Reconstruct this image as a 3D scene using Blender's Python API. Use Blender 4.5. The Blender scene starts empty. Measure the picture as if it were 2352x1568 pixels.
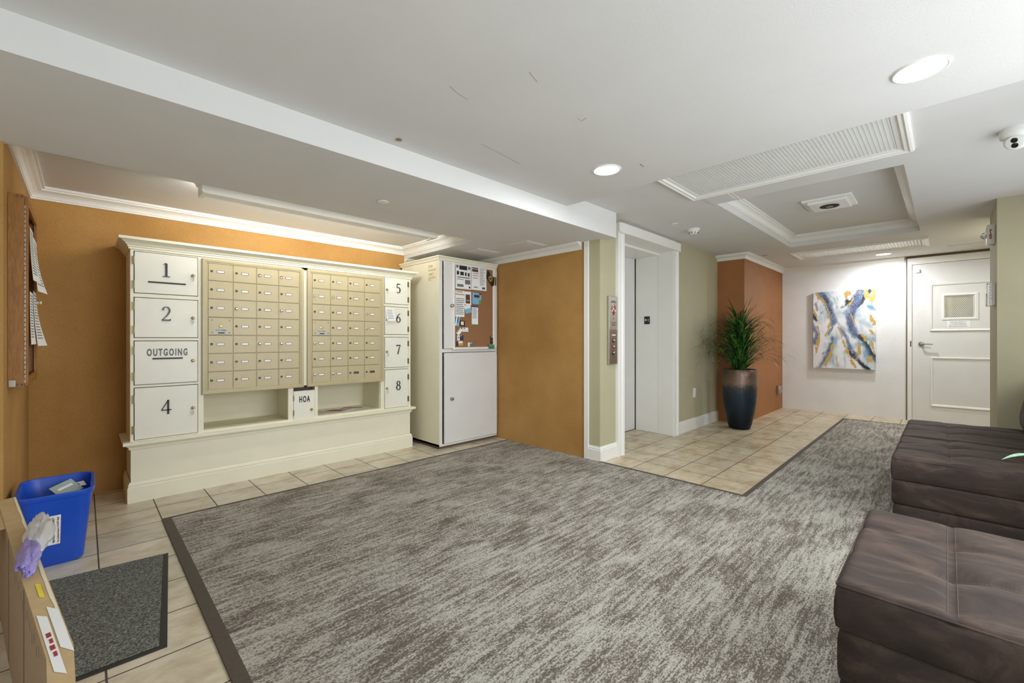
import bpy, bmesh, math, random
from mathutils import Vector, Matrix, noise
random.seed(7)
C = bpy.context.scene.collection
sc = bpy.context.scene

# ------------------------------------------------------------------ camera, world, big lights, exposure
cd = bpy.data.cameras.new('camera'); cam = bpy.data.objects.new('camera', cd); C.objects.link(cam)
cd.sensor_width = 36; cd.lens = 36*991/2352; cd.shift_y = -6/2352; cd.clip_start = 0.03
cam.location = (0, 0, 1.15); cam.rotation_euler = (math.pi/2, 0, math.radians(45.2-90))
sc.camera = cam
w = bpy.data.worlds.new('world'); sc.world = w; w.use_nodes = True
w.node_tree.nodes['Background'].inputs[0].default_value = (0.85, 0.93, 1, 1)
w.node_tree.nodes['Background'].inputs[1].default_value = 1.0
sc.view_settings.view_transform = 'Standard'; sc.view_settings.look = 'None'
sc.view_settings.gamma = 1; sc.view_settings.use_curve_mapping = False
sc.view_settings.exposure = 0.0
sc.cycles.max_bounces = 10; sc.cycles.diffuse_bounces = 6

def area(name, loc, rot, sx, sy, power, col=(1, 1, 1), shape='RECTANGLE', spread=180):
    l = bpy.data.lights.new(name, 'AREA'); l.shape = shape; l.size = sx
    if shape in ('RECTANGLE', 'ELLIPSE'): l.size_y = sy
    l.energy = power; l.color = col; l.spread = math.radians(spread)
    o = bpy.data.objects.new(name, l); C.objects.link(o); o.location = loc; o.rotation_euler = rot
    return o
# added fill light behind and to the left of the camera, tinted like daylight
area('rear_left_fill', (-2.1, 0.9, 1.15), (0, -math.pi/2, 0), 1.9, 2.9, 8, (0.90, 0.95, 1.0))
area('south_fill', (1.75, -1.25, 1.2), (math.pi/2, 0, 0), 2.4, 1.6, 77, (0.92, 0.96, 1.0))  # added fill from the unseen south side to light the lobby
# added fill for the dim hall, out of view above the sofas
area('sofa_side_fill', (4.1, -1.2, 1.5), (math.pi/2, 0, 0), 2.2, 1.2, 19, (0.92, 0.96, 1.0))
# added lamp to brighten the hall, hidden from the camera behind the pilaster
area('hall_fill_lamp', (6.9, -.42, 2.295), (0, 0, 0), .13, .13, 19, (.94, .97, 1), 'DISK')

# ------------------------------------------------------------------ materials
def lin(h):
    h = h.lstrip('#'); v = [int(h[i:i+2], 16)/255 for i in (0, 2, 4)]
    return tuple((c/12.92 if c <= .04045 else ((c+.055)/1.055)**2.4) for c in v) + (1,)
MATS = {}
class N:
    def __init__(s, name):
        s.m = bpy.data.materials.new(name); s.m.use_nodes = True; s.t = s.m.node_tree
        s.b = s.t.nodes['Principled BSDF']
    def n(s, typ, **kw):
        x = s.t.nodes.new(typ)
        for k, v in kw.items():
            if k.startswith('i_'):
                key = k[2:]; key = int(key) if key.isdigit() else key
                x.inputs[key].default_value = v
            else: setattr(x, k, v)
        return x
    def l(s, a, b): s.t.links.new(a, b)
    def coord(s, world=True, scale=(1, 1, 1), loc=(0, 0, 0), rot=(0, 0, 0)):
        if world: src = s.n('ShaderNodeNewGeometry').outputs['Position']
        else: src = s.n('ShaderNodeTexCoord').outputs['Object']
        mp = s.n('ShaderNodeMapping'); s.l(src, mp.inputs[0])
        mp.inputs[1].default_value = loc; mp.inputs[2].default_value = rot; mp.inputs[3].default_value = scale
        return mp.outputs[0]
    def noise(s, vec, scale, detail=3, rough=.5, dist=0):
        x = s.n('ShaderNodeTexNoise'); s.l(vec, x.inputs['Vector'])
        x.inputs['Scale'].default_value = scale; x.inputs['Detail'].default_value = detail
        x.inputs['Roughness'].default_value = rough; x.inputs['Distortion'].default_value = dist
        return x.outputs['Fac']
    def ramp(s, fac, stops):
        r = s.n('ShaderNodeValToRGB'); s.l(fac, r.inputs[0]); e = r.color_ramp.elements
        while len(e) < len(stops): e.new(.5)
        for i, (p, c) in enumerate(stops):
            e[i].position = p; e[i].color = c if len(c) == 4 else tuple(c)+(1,)
        return r.outputs[0]
    def mix(s, fac, a, b, mode='MIX'):
        x = s.n('ShaderNodeMix', data_type='RGBA', blend_type=mode)
        for sock, v in ((x.inputs[0], fac), (x.inputs[6], a), (x.inputs[7], b)):
            if hasattr(v, 'links'): s.l(v, sock)
            else: sock.default_value = v
        return x.outputs[2]
    def math(s, op, a, b=0.0):
        x = s.n('ShaderNodeMath', operation=op)
        for sock, v in ((x.inputs[0], a), (x.inputs[1], b)):
            if hasattr(v, 'links'): s.l(v, sock)
            else: sock.default_value = v
        return x.outputs[0]
    def bump(s, h, strength=.3, dist=.002):
        b = s.n('ShaderNodeBump'); b.inputs['Strength'].default_value = strength; b.inputs['Distance'].default_value = dist
        s.l(h, b.inputs['Height']); s.l(b.outputs[0], s.b.inputs['Normal'])
    def col(s, c): 
        if hasattr(c, 'links'): s.l(c, s.b.inputs['Base Color'])
        else: s.b.inputs['Base Color'].default_value = c
def mat(name, hexc, rough=.5, metal=0, var=.06, vs=8, bump=0, bs=200, bd=.001, world=False, sheen=0, coat=0, emit=0):
    if name in MATS: return MATS[name]
    k = N(name); c = lin(hexc); v = k.coord(world)
    d = tuple(x*(1-var) for x in c[:3])+(1,); u = tuple(min(1, x*(1+var)) for x in c[:3])+(1,)
    k.col(k.ramp(k.noise(v, vs, 4), [(.3, d), (.7, u)]))
    k.b.inputs['Roughness'].default_value = rough; k.b.inputs['Metallic'].default_value = metal
    if bump: k.bump(k.noise(v, bs, 2), bump, bd)
    if sheen: k.b.inputs['Sheen Weight'].default_value = sheen; k.b.inputs['Sheen Roughness'].default_value = .4
    if coat: k.b.inputs['Coat Weight'].default_value = coat
    if emit:
        k.b.inputs['Emission Color'].default_value = (1, .985, .95, 1); k.b.inputs['Emission Strength'].default_value = emit
    MATS[name] = k.m; return k.m

mat('ceiling_paint', '#D8D7D4', .85, var=.02, vs=3, bump=.35, bs=160, bd=.0015, world=True)
mat('white_trim', '#E9E8E2', .38, var=.02, vs=5)
mat('lobby_beige_paint', '#B3AC8E', .7, var=.03, vs=4, bump=.25, bs=180, world=True)
mat('hall_white_paint', '#E9E9E8', .75, var=.03, vs=4, bump=.6, bs=90, bd=.003, world=True)
mat('cream_paint', '#E6E2CB', .4, var=.025, vs=5)
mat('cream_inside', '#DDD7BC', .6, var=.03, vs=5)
mat('locker_white', '#E4E2D4', .38, var=.025, vs=6)
mat('cool_white_paint', '#DCDBD7', .4, var=.03, vs=4)
mat('mailbox_tan', '#B7AA85', .38, var=.03, vs=14, bump=.15, bs=400)
mat('mailbox_frame', '#B3A782', .35, var=.03, vs=14)
mat('dark_gap', '#2A2620', .8)
mat('black_gloss', '#181A18', .3, var=.1)
mat('black_paint', '#26221C', .5)
mat('chrome', '#C9C7C2', .15, 1)
mat('brushed_steel', '#B9B5AE', .32, 1, var=.08, vs=30)
mat('bronze_steel', '#A08C80', .32, 1, var=.1, vs=20)
mat('brass', '#B79A58', .25, 1)
mat('dark_metal', '#5A554C', .35, 1)
mat('hinge_metal', '#9A8F6C', .4, 1)
mat('clear_plastic', '#E4E4DE', .2)
mat('paper_white', '#EDEEEC', .7, var=.02)
mat('paper_cream', '#E8E1C4', .7, var=.02)
mat('ink_grey', '#6E6E70', .7)
mat('ink_black', '#1D1C1E', .6)
mat('ink_red', '#A03A3A', .6)
mat('ink_blue', '#2E4A7E', .6)
mat('sky_blue', '#7DB4D8', .6)
mat('dark_blue', '#2B3350', .6)
mat('yellow', '#E4D33C', .6)
mat('gold_print', '#C69A38', .6)
mat('teal', '#2E7C8C', .6)
mat('plaque_grey', '#B4B4AC', .45)
mat('card_grey', '#9DAFA8', .5)
mat('green_print', '#5C9A3C', .6)
mat('brown_print', '#5A3B30', .6)
mat('gold_lettering', '#A58F5A', .6)
mat('bin_blue', '#1B4FC0', .35, var=.05, vs=6, bump=.1, bs=300)
mat('rubber_black', '#2B2A28', .6, var=.1, vs=60)
mat('carpet_edge', '#4E463E', .65, var=.12, vs=60)
mat('cardboard', '#C2A77C', .75, var=.07, vs=25)
mat('cardboard_shaded', '#94795C', .8, var=.09, vs=30, bump=.3, bs=120)  # carton's broad side: its shadow is put into a darker cardboard colour
mat('plastic_lilac', '#9086C8', .25, var=.2, vs=20)
mat('lamp_lens', '#FFFFFF', .5, emit=4.0)
mat('tube_glow', '#FFFFFF', .5, emit=9.0)
mat('smoked_black', '#0C0C0D', .1, coat=.5)
mat('plastic_white', '#E6E6E2', .35, var=.015)
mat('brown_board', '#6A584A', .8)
mat('shaft_dark', '#4A4740', .8)
mat('soil', '#2A221B', .9)

def glass(name, tint=(1, 1, 1, 1), rough=.02):
    k = N(name); k.col(tint); k.b.inputs['Roughness'].default_value = rough
    k.b.inputs['Transmission Weight'].default_value = 1; k.b.inputs['IOR'].default_value = 1.3
    MATS[name] = k.m
glass('clear_lens', (.96, .97, 1, 1)); glass('window_glass', (.93, .96, .95, 1))

def orange_wall():
    k = N('orange_textured_wall'); v = k.coord(True)
    a = k.noise(v, 1.6, 4, .55); b = k.noise(v, 260, 2, .6)
    base = k.ramp(a, [(.32, lin('#AC8042')), (.68, lin('#BF9556'))])
    sp = k.ramp(b, [(.35, (.74, .72, .70)), (.6, (1.04, 1.03, 1.02))])
    k.col(k.mix(1.0, base, sp, 'MULTIPLY')); k.b.inputs['Roughness'].default_value = .85
    k.bump(b, .55, .002); MATS['orange_wall'] = k.m
    k = N('terracotta_wall'); v = k.coord(True)
    a = k.noise(v, 2.2, 5, .6); b = k.noise(v, 120, 2, .6)
    k.col(k.ramp(a, [(.3, lin('#935E30')), (.7, lin('#A46C3C'))]))
    k.b.inputs['Roughness'].default_value = .62; k.bump(b, .6, .003); MATS['terracotta_wall'] = k.m
orange_wall()

def tile_mat(name, ox, oy, size, sizey, c1, c2, c3):
    k = N(name); v = k.coord(True, loc=(-ox, -oy, 0))
    br = k.n('ShaderNodeTexBrick', offset=0.0, squash=1.0)
    k.l(v, br.inputs['Vector']); br.inputs['Scale'].default_value = 1
    br.inputs['Mortar Size'].default_value = .0034; br.inputs['Mortar Smooth'].default_value = .15
    br.inputs['Brick Width'].default_value = size; br.inputs['Row Height'].default_value = sizey
    br.inputs['Color1'].default_value = (.86, .86, .86, 1); br.inputs['Color2'].default_value = (1.05, 1.05, 1.05, 1)
    br.inputs['Mortar'].default_value = lin('#4C463D')
    n1 = k.noise(k.coord(True, scale=(1.3, 2.0, 1)), 3.4, 8, .62, .4)
    n2 = k.noise(k.coord(True, scale=(1, 1.6, 1)), 14, 6, .7)
    base = k.ramp(n1, [(.3, lin(c1)), (.5, lin(c2)), (.72, lin(c3))])
    base = k.mix(.55, base, k.ramp(n2, [(.3, (.80, .78, .74)), (.62, (1.05, 1.05, 1.05))]), 'MULTIPLY')
    tint = k.mix(1.0, base, br.outputs['Color'], 'MULTIPLY')
    k.col(k.mix(br.outputs['Fac'], tint, lin('#4E483F')))
    k.l(k.ramp(br.outputs['Fac'], [(0, (.34, .34, .34)), (1, (.8, .8, .8))]), k.b.inputs['Roughness'])
    k.bump(k.math('SUBTRACT', 1.0, br.outputs['Fac']), .5, .002); MATS[name] = k.m
tile_mat('lobby_tile', .055, 3.50, .30, .30, '#AFA287', '#CFC6B0', '#DAD3C2')
tile_mat('hall_tile', 3.42, 1.365, .307, .307, '#AE9772', '#CEC0A3', '#DAD0BA')  # warm cast of the hall lighting is put into these tile colours

def carpet_mat():
    k = N('streaked_carpet')
    g = k.coord(True, scale=(1.6, 17, 1), rot=(0, 0, math.radians(7)))
    s = k.noise(g, 2.7, 7, .66, .5)
    p = k.noise(k.coord(True, scale=(1.0, 1.7, 1), rot=(0, 0, math.radians(5))), 2.6, 6, .65, .8)
    s2 = k.noise(k.coord(True, scale=(1.5, 10, 1), rot=(0, 0, math.radians(-4))), 9, 5, .62, .3)
    m = k.math('ADD', k.math('MULTIPLY', s, 1.05), k.math('ADD', k.math('MULTIPLY', p, .72), k.math('MULTIPLY', s2, .38)))
    m = k.math('MULTIPLY', m, .465)
    vo = k.n('ShaderNodeTexVoronoi'); k.l(k.coord(True, scale=(1, 1, 1)), vo.inputs['Vector']); vo.inputs['Scale'].default_value = 210
    nz = k.noise(k.coord(True, scale=(.55, 1, 1)), 190, 1, .5)
    m = k.math('ADD', m, k.math('MULTIPLY', k.math('SUBTRACT', nz, .5), .42))
    c = k.ramp(m, [(.41, lin('#645B52')), (.475, lin('#857D73')), (.525, lin('#ABA79D')), (.64, lin('#BFBCB2'))])
    c = k.mix(.55, c, k.ramp(vo.outputs['Distance'], [(.15, (1.1, 1.1, 1.1)), (.62, (.66, .65, .63))]), 'MULTIPLY')
    k.col(c); k.b.inputs['Roughness'].default_value = .95
    k.bump(k.math('ADD', nz, vo.outputs['Distance']), .5, .003); MATS['carpet'] = k.m
    k = N('door_mat_pile'); v = k.coord(True)
    k.col(k.ramp(k.noise(v, 170, 3, .7), [(.36, lin('#333531')), (.5, lin('#5F625D')), (.66, lin('#9A9C96'))]))
    k.b.inputs['Roughness'].default_value = .95; k.bump(k.noise(v, 170, 2), .8, .004); MATS['mat_pile'] = k.m
    k = N('cork'); v = k.coord(True)
    k.col(k.ramp(k.noise(v, 240, 3, .6), [(.3, lin('#7E5638')), (.7, lin('#A57A55'))]))
    k.b.inputs['Roughness'].default_value = .9; MATS['cork'] = k.m
    k = N('oak'); v = k.coord(True, scale=(9, 9, 1.0))
    k.col(k.ramp(k.noise(v, 12, 6, .6, 1.2), [(.25, lin('#7C4E1E')), (.5, lin('#98672B')), (.75, lin('#AA7A38'))]))
    k.b.inputs['Roughness'].default_value = .4; MATS['oak'] = k.m
    k = N('brown_velvet'); v = k.coord(True, scale=(1, 1, 1))
    a = k.noise(k.coord(True, scale=(1, .5, 1)), 9, 6, .65, .8); b = k.noise(v, 500, 2)
    k.col(k.mix(.35, k.ramp(a, [(.3, lin('#231A15')), (.5, lin('#372A23')), (.70, lin('#55453A'))]),
                k.ramp(b, [(.3, (.6, .6, .6)), (.7, (1.1, 1.1, 1.1))]), 'MULTIPLY'))
    k.b.inputs['Roughness'].default_value = .8
    k.b.inputs['Sheen Weight'].default_value = .22; k.b.inputs['Sheen Roughness'].default_value = .35
    k.b.inputs['Sheen Tint'].default_value = lin('#A08A7A')
    k.bump(k.math('ADD', k.math('MULTIPLY', a, 1.0), k.math('MULTIPLY', b, .15)), .25, .01); MATS['velvet'] = k.m
    k = N('velvet_thread'); k.col(lin('#6B5B50')); MATS['thread'] = k.m
    k = N('glazed_pot'); v = k.coord(True)
    sx = k.n('ShaderNodeSeparateXYZ'); k.l(k.coord(True), sx.inputs[0])
    hz = k.math('ADD', sx.outputs[2], k.math('MULTIPLY', k.math('SUBTRACT', k.noise(v, 22, 5, .7), .5), .14))
    hz2 = k.math('ADD', hz, k.math('MULTIPLY', k.math('SUBTRACT', k.noise(v, 5, 3), .5), .1))
    k.col(k.ramp(hz2, [(.1, lin('#20262E')), (.42, lin('#33414F')), (.52, lin('#4A4B50')), (.585, lin('#8A7468')), (.72, lin('#705B50'))]))
    k.l(k.ramp(k.noise(v, 60, 4, .7), [(.35, (.28, .28, .28)), (.65, (.5, .5, .5))]), k.b.inputs['Roughness'])
    k.b.inputs['Metallic'].default_value = .75; k.bump(k.noise(v, 40, 4), .2, .004); MATS['pot_glaze'] = k.m
    k = N('grass_blade'); g = k.n('ShaderNodeObjectInfo')
    v = k.coord(True)
    k.col(k.ramp(k.noise(v, 14, 2), [(.32, lin('#173019')), (.54, lin('#2A5822')), (.70, lin('#6CA83A'))]))
    k.b.inputs['Roughness'].default_value = .4; MATS['grass'] = k.m
    k = N('pale_leaf'); k.col(k.ramp(k.noise(k.coord(True), 60, 2), [(.3, lin('#86B890')), (.7, lin('#BBDDBB'))])); MATS['pale_leaf'] = k.m
    k = N('printed_canvas'); at = k.n('ShaderNodeVertexColor', layer_name='paint'); v = k.coord(True)
    k.col(k.mix(.3, at.outputs['Color'], k.ramp(k.noise(v, 150, 3), [(.3, (.75, .75, .78)), (.6, (1.08, 1.08, 1.06))]), 'MULTIPLY'))
    k.b.inputs['Roughness'].default_value = .5; MATS['canvas'] = k.m
    k = N('thin_poly_bag'); k.col(lin('#D9D9D4')); k.b.inputs['Roughness'].default_value = .3
    k.b.inputs['Alpha'].default_value = .72; MATS['poly_bag'] = k.m
carpet_mat()

# ------------------------------------------------------------------ geometry helpers (all in world coordinates)
W = {}
def newbm(): return bmesh.new()
def box(bm, x0, x1, y0, y1, z0, z1, bev=0):
    if x0 > x1: x0, x1 = x1, x0
    if y0 > y1: y0, y1 = y1, y0
    if z0 > z1: z0, z1 = z1, z0
    vs = [bm.verts.new((x, y, z)) for z in (z0, z1) for y in (y0, y1) for x in (x0, x1)]
    fs = [bm.faces.new([vs[i] for i in f]) for f in ((0, 2, 3, 1), (4, 5, 7, 6), (0, 1, 5, 4), (2, 6, 7, 3), (0, 4, 6, 2), (1, 3, 7, 5))]
    if bev:
        es = list({e for f in fs for e in f.edges})
        bmesh.ops.bevel(bm, geom=es, offset=bev, segments=2, profile=.5, affect='EDGES')
    return bm
def boxes(*bs, bev=0):
    bm = newbm()
    for b in bs: box(bm, *b, bev=bev)
    return bm
def prism(bm, pts, axis, a, b):
    """extrude a 2D polygon; axis 'z': pts (x,y); 'y': pts (x,z); 'x': pts (y,z)"""
    def P(p, t): return {'z': (p[0], p[1], t), 'y': (p[0], t, p[1]), 'x': (t, p[0], p[1])}[axis]
    A = [bm.verts.new(P(p, a)) for p in pts]; B = [bm.verts.new(P(p, b)) for p in pts]
    bm.faces.new(A); bm.faces.new(B[::-1]); n = len(pts)
    for i in range(n): bm.faces.new((A[i], B[i], B[(i+1) % n], A[(i+1) % n]))
    return bm
def lathe(bm, c, prof, seg=32, axis='z', cap=True):
    rings = []
    for r, t in prof:
        ring = []
        for i in range(seg):
            a = 2*math.pi*i/seg; u, v = r*math.cos(a), r*math.sin(a)
            p = {'z': (c[0]+u, c[1]+v, c[2]+t), 'y': (c[0]+u, c[1]+t, c[2]+v), 'x': (c[0]+t, c[1]+u, c[2]+v)}[axis]
            ring.append(bm.verts.new(p))
        rings.append(ring)
    for a, b in zip(rings, rings[1:]):
        for i in range(seg): bm.faces.new((a[i], a[(i+1) % seg], b[(i+1) % seg], b[i]))
    if cap:
        bm.faces.new(rings[0][::-1]); bm.faces.new(rings[-1])
    return bm
def tube(bm, pts, r, seg=8, r2=None):
    pts = [Vector(p) for p in pts]; rings = []
    for i, p in enumerate(pts):
        d = (pts[min(i+1, len(pts)-1)]-pts[max(i-1, 0)]).normalized()
        u = d.cross(Vector((0, 0, 1)));  u = u.normalized() if u.length > .01 else Vector((1, 0, 0))
        v = d.cross(u); rr = r if r2 is None else r+(r2-r)*i/(len(pts)-1)
        rings.append([bm.verts.new(p+u*rr*math.cos(2*math.pi*k/seg)+v*rr*math.sin(2*math.pi*k/seg)) for k in range(seg)])
    for a, b in zip(rings, rings[1:]):
        for i in range(seg): bm.faces.new((a[i], a[(i+1) % seg], b[(i+1) % seg], b[i]))
    bm.faces.new(rings[0][::-1]); bm.faces.new(rings[-1]); return bm
def sweep(bm, path, prof, z0, side=1, closed=False):
    """profile (d, z) swept along an xy path with mitred corners; side=+1 puts it on the path's left"""
    P = [Vector(p) for p in path]; n = len(P); rows = []
    for i in range(n):
        ds = []
        if i > 0 or closed: ds.append((P[i]-P[i-1]).normalized())
        if i < n-1 or closed: ds.append((P[(i+1) % n]-P[i]).normalized())
        ns = [Vector((-d.y, d.x))*side for d in ds]
        if len(ns) == 2: m = (ns[0]+ns[1]); m = m/max(.2, (1+ns[0].dot(ns[1])))
        else: m = ns[0]
        rows.append([bm.verts.new((P[i].x+m.x*d, P[i].y+m.y*d, z0+z)) for d, z in prof])
    k = len(prof); pairs = list(zip(rows, rows[1:])) + ([(rows[-1], rows[0])] if closed else [])
    for a, b in pairs:
        for j in range(k): bm.faces.new((a[j], a[(j+1) % k], b[(j+1) % k], b[j]))
    if not closed: bm.faces.new(rows[0][::-1]); bm.faces.new(rows[-1])
    return bm
def frame_sweep(bm, plane, at, a0, a1, z0, z1, prof):
    """picture-frame moulding on a wall: plane 'y' (a = x) or 'x' (a = y); prof (inset, out)"""
    cs = [(a0, z0), (a1, z0), (a1, z1), (a0, z1)]; sg = [(1, 1), (-1, 1), (-1, -1), (1, -1)]; rows = []
    for (a, z), (sa, sz) in zip(cs, sg):
        row = []
        for d, o in prof:
            p = (a+sa*d, z+sz*d); row.append(bm.verts.new((p[0], at-o, p[1]) if plane == 'y' else (at-o, p[0], p[1])))
        rows.append(row)
    k = len(prof)
    for i in range(4):
        a, b = rows[i], rows[(i+1) % 4]
        for j in range(k): bm.faces.new((a[j], a[(j+1) % k], b[(j+1) % k], b[j]))
    return bm
def obj(name, bm, m, parent=None, smooth=False):
    bmesh.ops.recalc_face_normals(bm, faces=bm.faces)
    xs = [v.co for v in bm.verts]
    lo = Vector([min(v[i] for v in xs) for i in range(3)]); hi = Vector([max(v[i] for v in xs) for i in range(3)])
    org = Vector(((lo.x+hi.x)/2, (lo.y+hi.y)/2, lo.z))
    for v in bm.verts: v.co -= org
    me = bpy.data.meshes.new(name); bm.to_mesh(me); bm.free()
    ms = m if isinstance(m, (list, tuple)) else [m]
    for x in ms: me.materials.append(MATS[x])
    if smooth:
        for p in me.polygons: p.use_smooth = True
        if smooth != 'all':
            try: me.set_sharp_from_angle(angle=math.radians(35))
            except Exception: pass
    o = bpy.data.objects.new(name, me); C.objects.link(o); W[o.name] = org
    if parent is not None: o.parent = parent; o.location = org-W[parent.name]
    else: o.location = org
    return o
def struct(name, bm, m, smooth=False):
    o = obj(name, bm, m, None, smooth); o['kind'] = 'structure'; return o
def tag(o, label, cat, group=None):
    o['label'] = label; o['category'] = cat
    if group: o['group'] = group
    return o
def thing(name, loc, label, cat, group=None):
    o = bpy.data.objects.new(name, None); C.objects.link(o); o.location = loc; o.empty_display_size = .05
    W[o.name] = Vector(loc); return tag(o, label, cat, group)
def dup(root, delta, label=None, group=None):
    r = root.copy(); C.objects.link(r); r.location = root.location+Vector(delta); W[r.name] = W[root.name]+Vector(delta)
    if label: r['label'] = label
    if group: r['group'] = group
    for ch in list(root.children):
        c = ch.copy(); C.objects.link(c); c.parent = r; W[c.name] = W[ch.name]+Vector(delta)
        for g in list(ch.children):
            d = g.copy(); C.objects.link(d); d.parent = c; W[d.name] = W[g.name]+Vector(delta)
    return r
def text_bm(s, size, depth=.002, sx=1.0, bold=0.0, spacing=1.0, align='CENTER'):
    """lettering as a mesh in the XZ plane, front towards -Y, centred on the origin"""
    cu = bpy.data.curves.new('lettering', 'FONT'); cu.body = s; cu.size = size; cu.extrude = depth/2
    cu.align_x = align; cu.align_y = 'CENTER'; cu.offset = bold; cu.space_character = spacing; cu.resolution_u = 3
    o = bpy.data.objects.new('lettering', cu); C.objects.link(o)
    dg = bpy.context.evaluated_depsgraph_get(); dg.update()
    me = bpy.data.meshes.new_from_object(o.evaluated_get(dg))
    bm = newbm(); bm.from_mesh(me); bpy.data.objects.remove(o); bpy.data.curves.remove(cu); bpy.data.meshes.remove(me)
    bmesh.ops.transform(bm, matrix=Matrix.Rotation(math.pi/2, 4, 'X') @ Matrix.Scale(sx, 4, (1, 0, 0)), verts=bm.verts)
    return bm
def put(bm, mtx): bmesh.ops.transform(bm, matrix=mtx, verts=bm.verts); return bm
T = Matrix.Translation
def merge(*bms):
    out = newbm()
    for b in bms:
        me = bpy.data.meshes.new('t'); b.to_mesh(me); b.free(); out.from_mesh(me); bpy.data.meshes.remove(me)
    return out
def setmat(bm, faces, idx):
    for f in faces: f.material_index = idx

# ------------------------------------------------------------------ shell: floor, walls
HZ = 2.315; MZ = 2.22; SZ = 2.085; CZ = 2.205
struct('floor', boxes((-2.0, 3.43, -.9, 4.6, -.1, 0)), 'lobby_tile')
struct('floor', boxes((3.43, 8.5, -.9, 3.1, -.1, 0)), 'hall_tile')
struct('wall_north', boxes((-.27, 3.43, 4.47, 4.6, 0, HZ)), 'orange_wall')
struct('wall_west', boxes((-2.0, -.27, 3.15, 4.6, 0, HZ)), 'orange_wall')
struct('wall_alcove', boxes((3.43, 3.815, 2.455, 4.6, 0, HZ)), 'orange_wall')
struct('wall_pier', boxes((3.43, 3.815, 2.285, 2.455, 0, HZ)), 'lobby_beige_paint')
struct('wall_over_elevator', boxes((3.815, 5.03, 2.285, 3.1, 2.19, HZ)), 'white_trim')
struct('wall_elevator', boxes((5.03, 6.37, 2.285, 3.1, 0, HZ)), 'lobby_beige_paint')
struct('wall_terracotta', boxes((6.37, 8.4, 1.935, 3.1, 0, HZ)), 'terracotta_wall')
struct('wall_far', boxes((8.3, 8.42, .40, 1.935, 0, HZ), (8.3, 8.42, -.9, -.62, 0, HZ), (8.3, 8.42, -.62, .40, 2.30, HZ)), 'hall_white_paint')
struct('wall_pilaster', boxes((5.37, 6.19, -.9, -.295, 0, HZ)), 'lobby_beige_paint')
struct('wall_hall', boxes((6.19, 8.42, -.9, -.66, 0, HZ)), 'lobby_beige_paint')
struct('wall_south', boxes((-2.0, -.9, -.98, -.82, 0, HZ), (2.9, 3.0, -.98, -.82, 0, HZ), (5.2, 5.37, -.98, -.82, 0, HZ), (3.0, 5.2, -.98, -.82, 0, .9), (3.0, 5.2, -.98, -.82, 2.1, HZ), (-.9, 2.9, -.98, -.82, 0, .45), (-.9, 2.9, -.98, -.82, 2.05, HZ)), 'lobby_beige_paint')
struct('wall_entrance', boxes((-2.05, -1.95, -.9, -.6, 0, HZ), (-2.05, -1.95, 2.4, 3.15, 0, HZ), (-2.05, -1.95, -.6, 2.4, 2.12, HZ)), 'lobby_beige_paint')
struct('added_window_1', boxes((-2.03, -1.97, -.6, -.54, 0, 2.12), (-2.03, -1.97, 2.34, 2.4, 0, 2.12), (-2.03, -1.97, .87, .93, 0, 2.12), (-2.03, -1.97, -.6, 2.4, 2.06, 2.12), (-2.03, -1.97, -.6, 2.4, 0, .12)), 'white_trim')  # window frame added around the rear left fill light, out of view
struct('added_window_2', boxes((-.9, -.84, -.93, -.87, .45, 2.05), (2.84, 2.9, -.93, -.87, .45, 2.05), (.97, 1.03, -.93, -.87, .45, 2.05), (-.9, 2.9, -.93, -.87, .45, .51), (-.9, 2.9, -.93, -.87, 1.99, 2.05)), 'white_trim')  # added frame for the south fill light, behind the camera

struct('added_window_3', boxes((3.0, 3.06, -.93, -.87, .9, 2.1), (5.14, 5.2, -.93, -.87, .9, 2.1), (4.07, 4.13, -.93, -.87, .9, 2.1), (3.0, 5.2, -.93, -.87, .9, .96), (3.0, 5.2, -.93, -.87, 2.04, 2.1)), 'white_trim')  # made-up window over the sofas, added to let hall fill light in

# ceilings
struct('ceiling', boxes((-2.0, 2.76, -.95, 2.155, MZ, 2.42)), 'ceiling_paint')
struct('ceiling_soffit', boxes((-2.0, 3.50, 2.155, 2.455, SZ, 2.42), (-2.0, 3.43, 2.455, 3.18, SZ, 2.42), (2.66, 3.43, 3.18, 4.47, SZ, 2.42)), 'ceiling_paint')
struct('ceiling_coffer', boxes((-.27, 2.66, 3.18, 4.47, CZ, 2.42)), 'ceiling_paint')
def holed(x0, x1, y0, y1, z0, z1, holes):
    xs = sorted({x0, x1, *[h[0] for h in holes], *[h[1] for h in holes]}); ys = sorted({y0, y1, *[h[2] for h in holes], *[h[3] for h in holes]})
    bm = newbm()
    for a, b in zip(xs, xs[1:]):
        for c, d in zip(ys, ys[1:]):
            if not any(h[0] <= (a+b)/2 <= h[1] and h[2] <= (c+d)/2 <= h[3] for h in holes): box(bm, a, b, c, d, z0, z1)
    return bm
G1 = (2.86, 3.52, .20, 1.425); TR = (3.89, 6.39, .20, 1.40); G2 = (6.88, 7.35, .20, 1.44)
struct('ceiling_hall', holed(2.76, 8.42, -.95, 2.6, HZ, 2.35, [G1, TR, G2]), 'ceiling_paint')
RZ = 2.45
struct('ceiling_tray', boxes((3.85, 6.43, .16, 1.44, RZ, RZ+.04), (3.85, TR[0], .16, 1.44, HZ+.035, RZ), (TR[1], 6.43, .16, 1.44, HZ+.035, RZ), (TR[0], TR[1], .16, .20, HZ+.035, RZ), (TR[0], TR[1], 1.40, 1.44, HZ+.035, RZ)), 'ceiling_paint')

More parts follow.
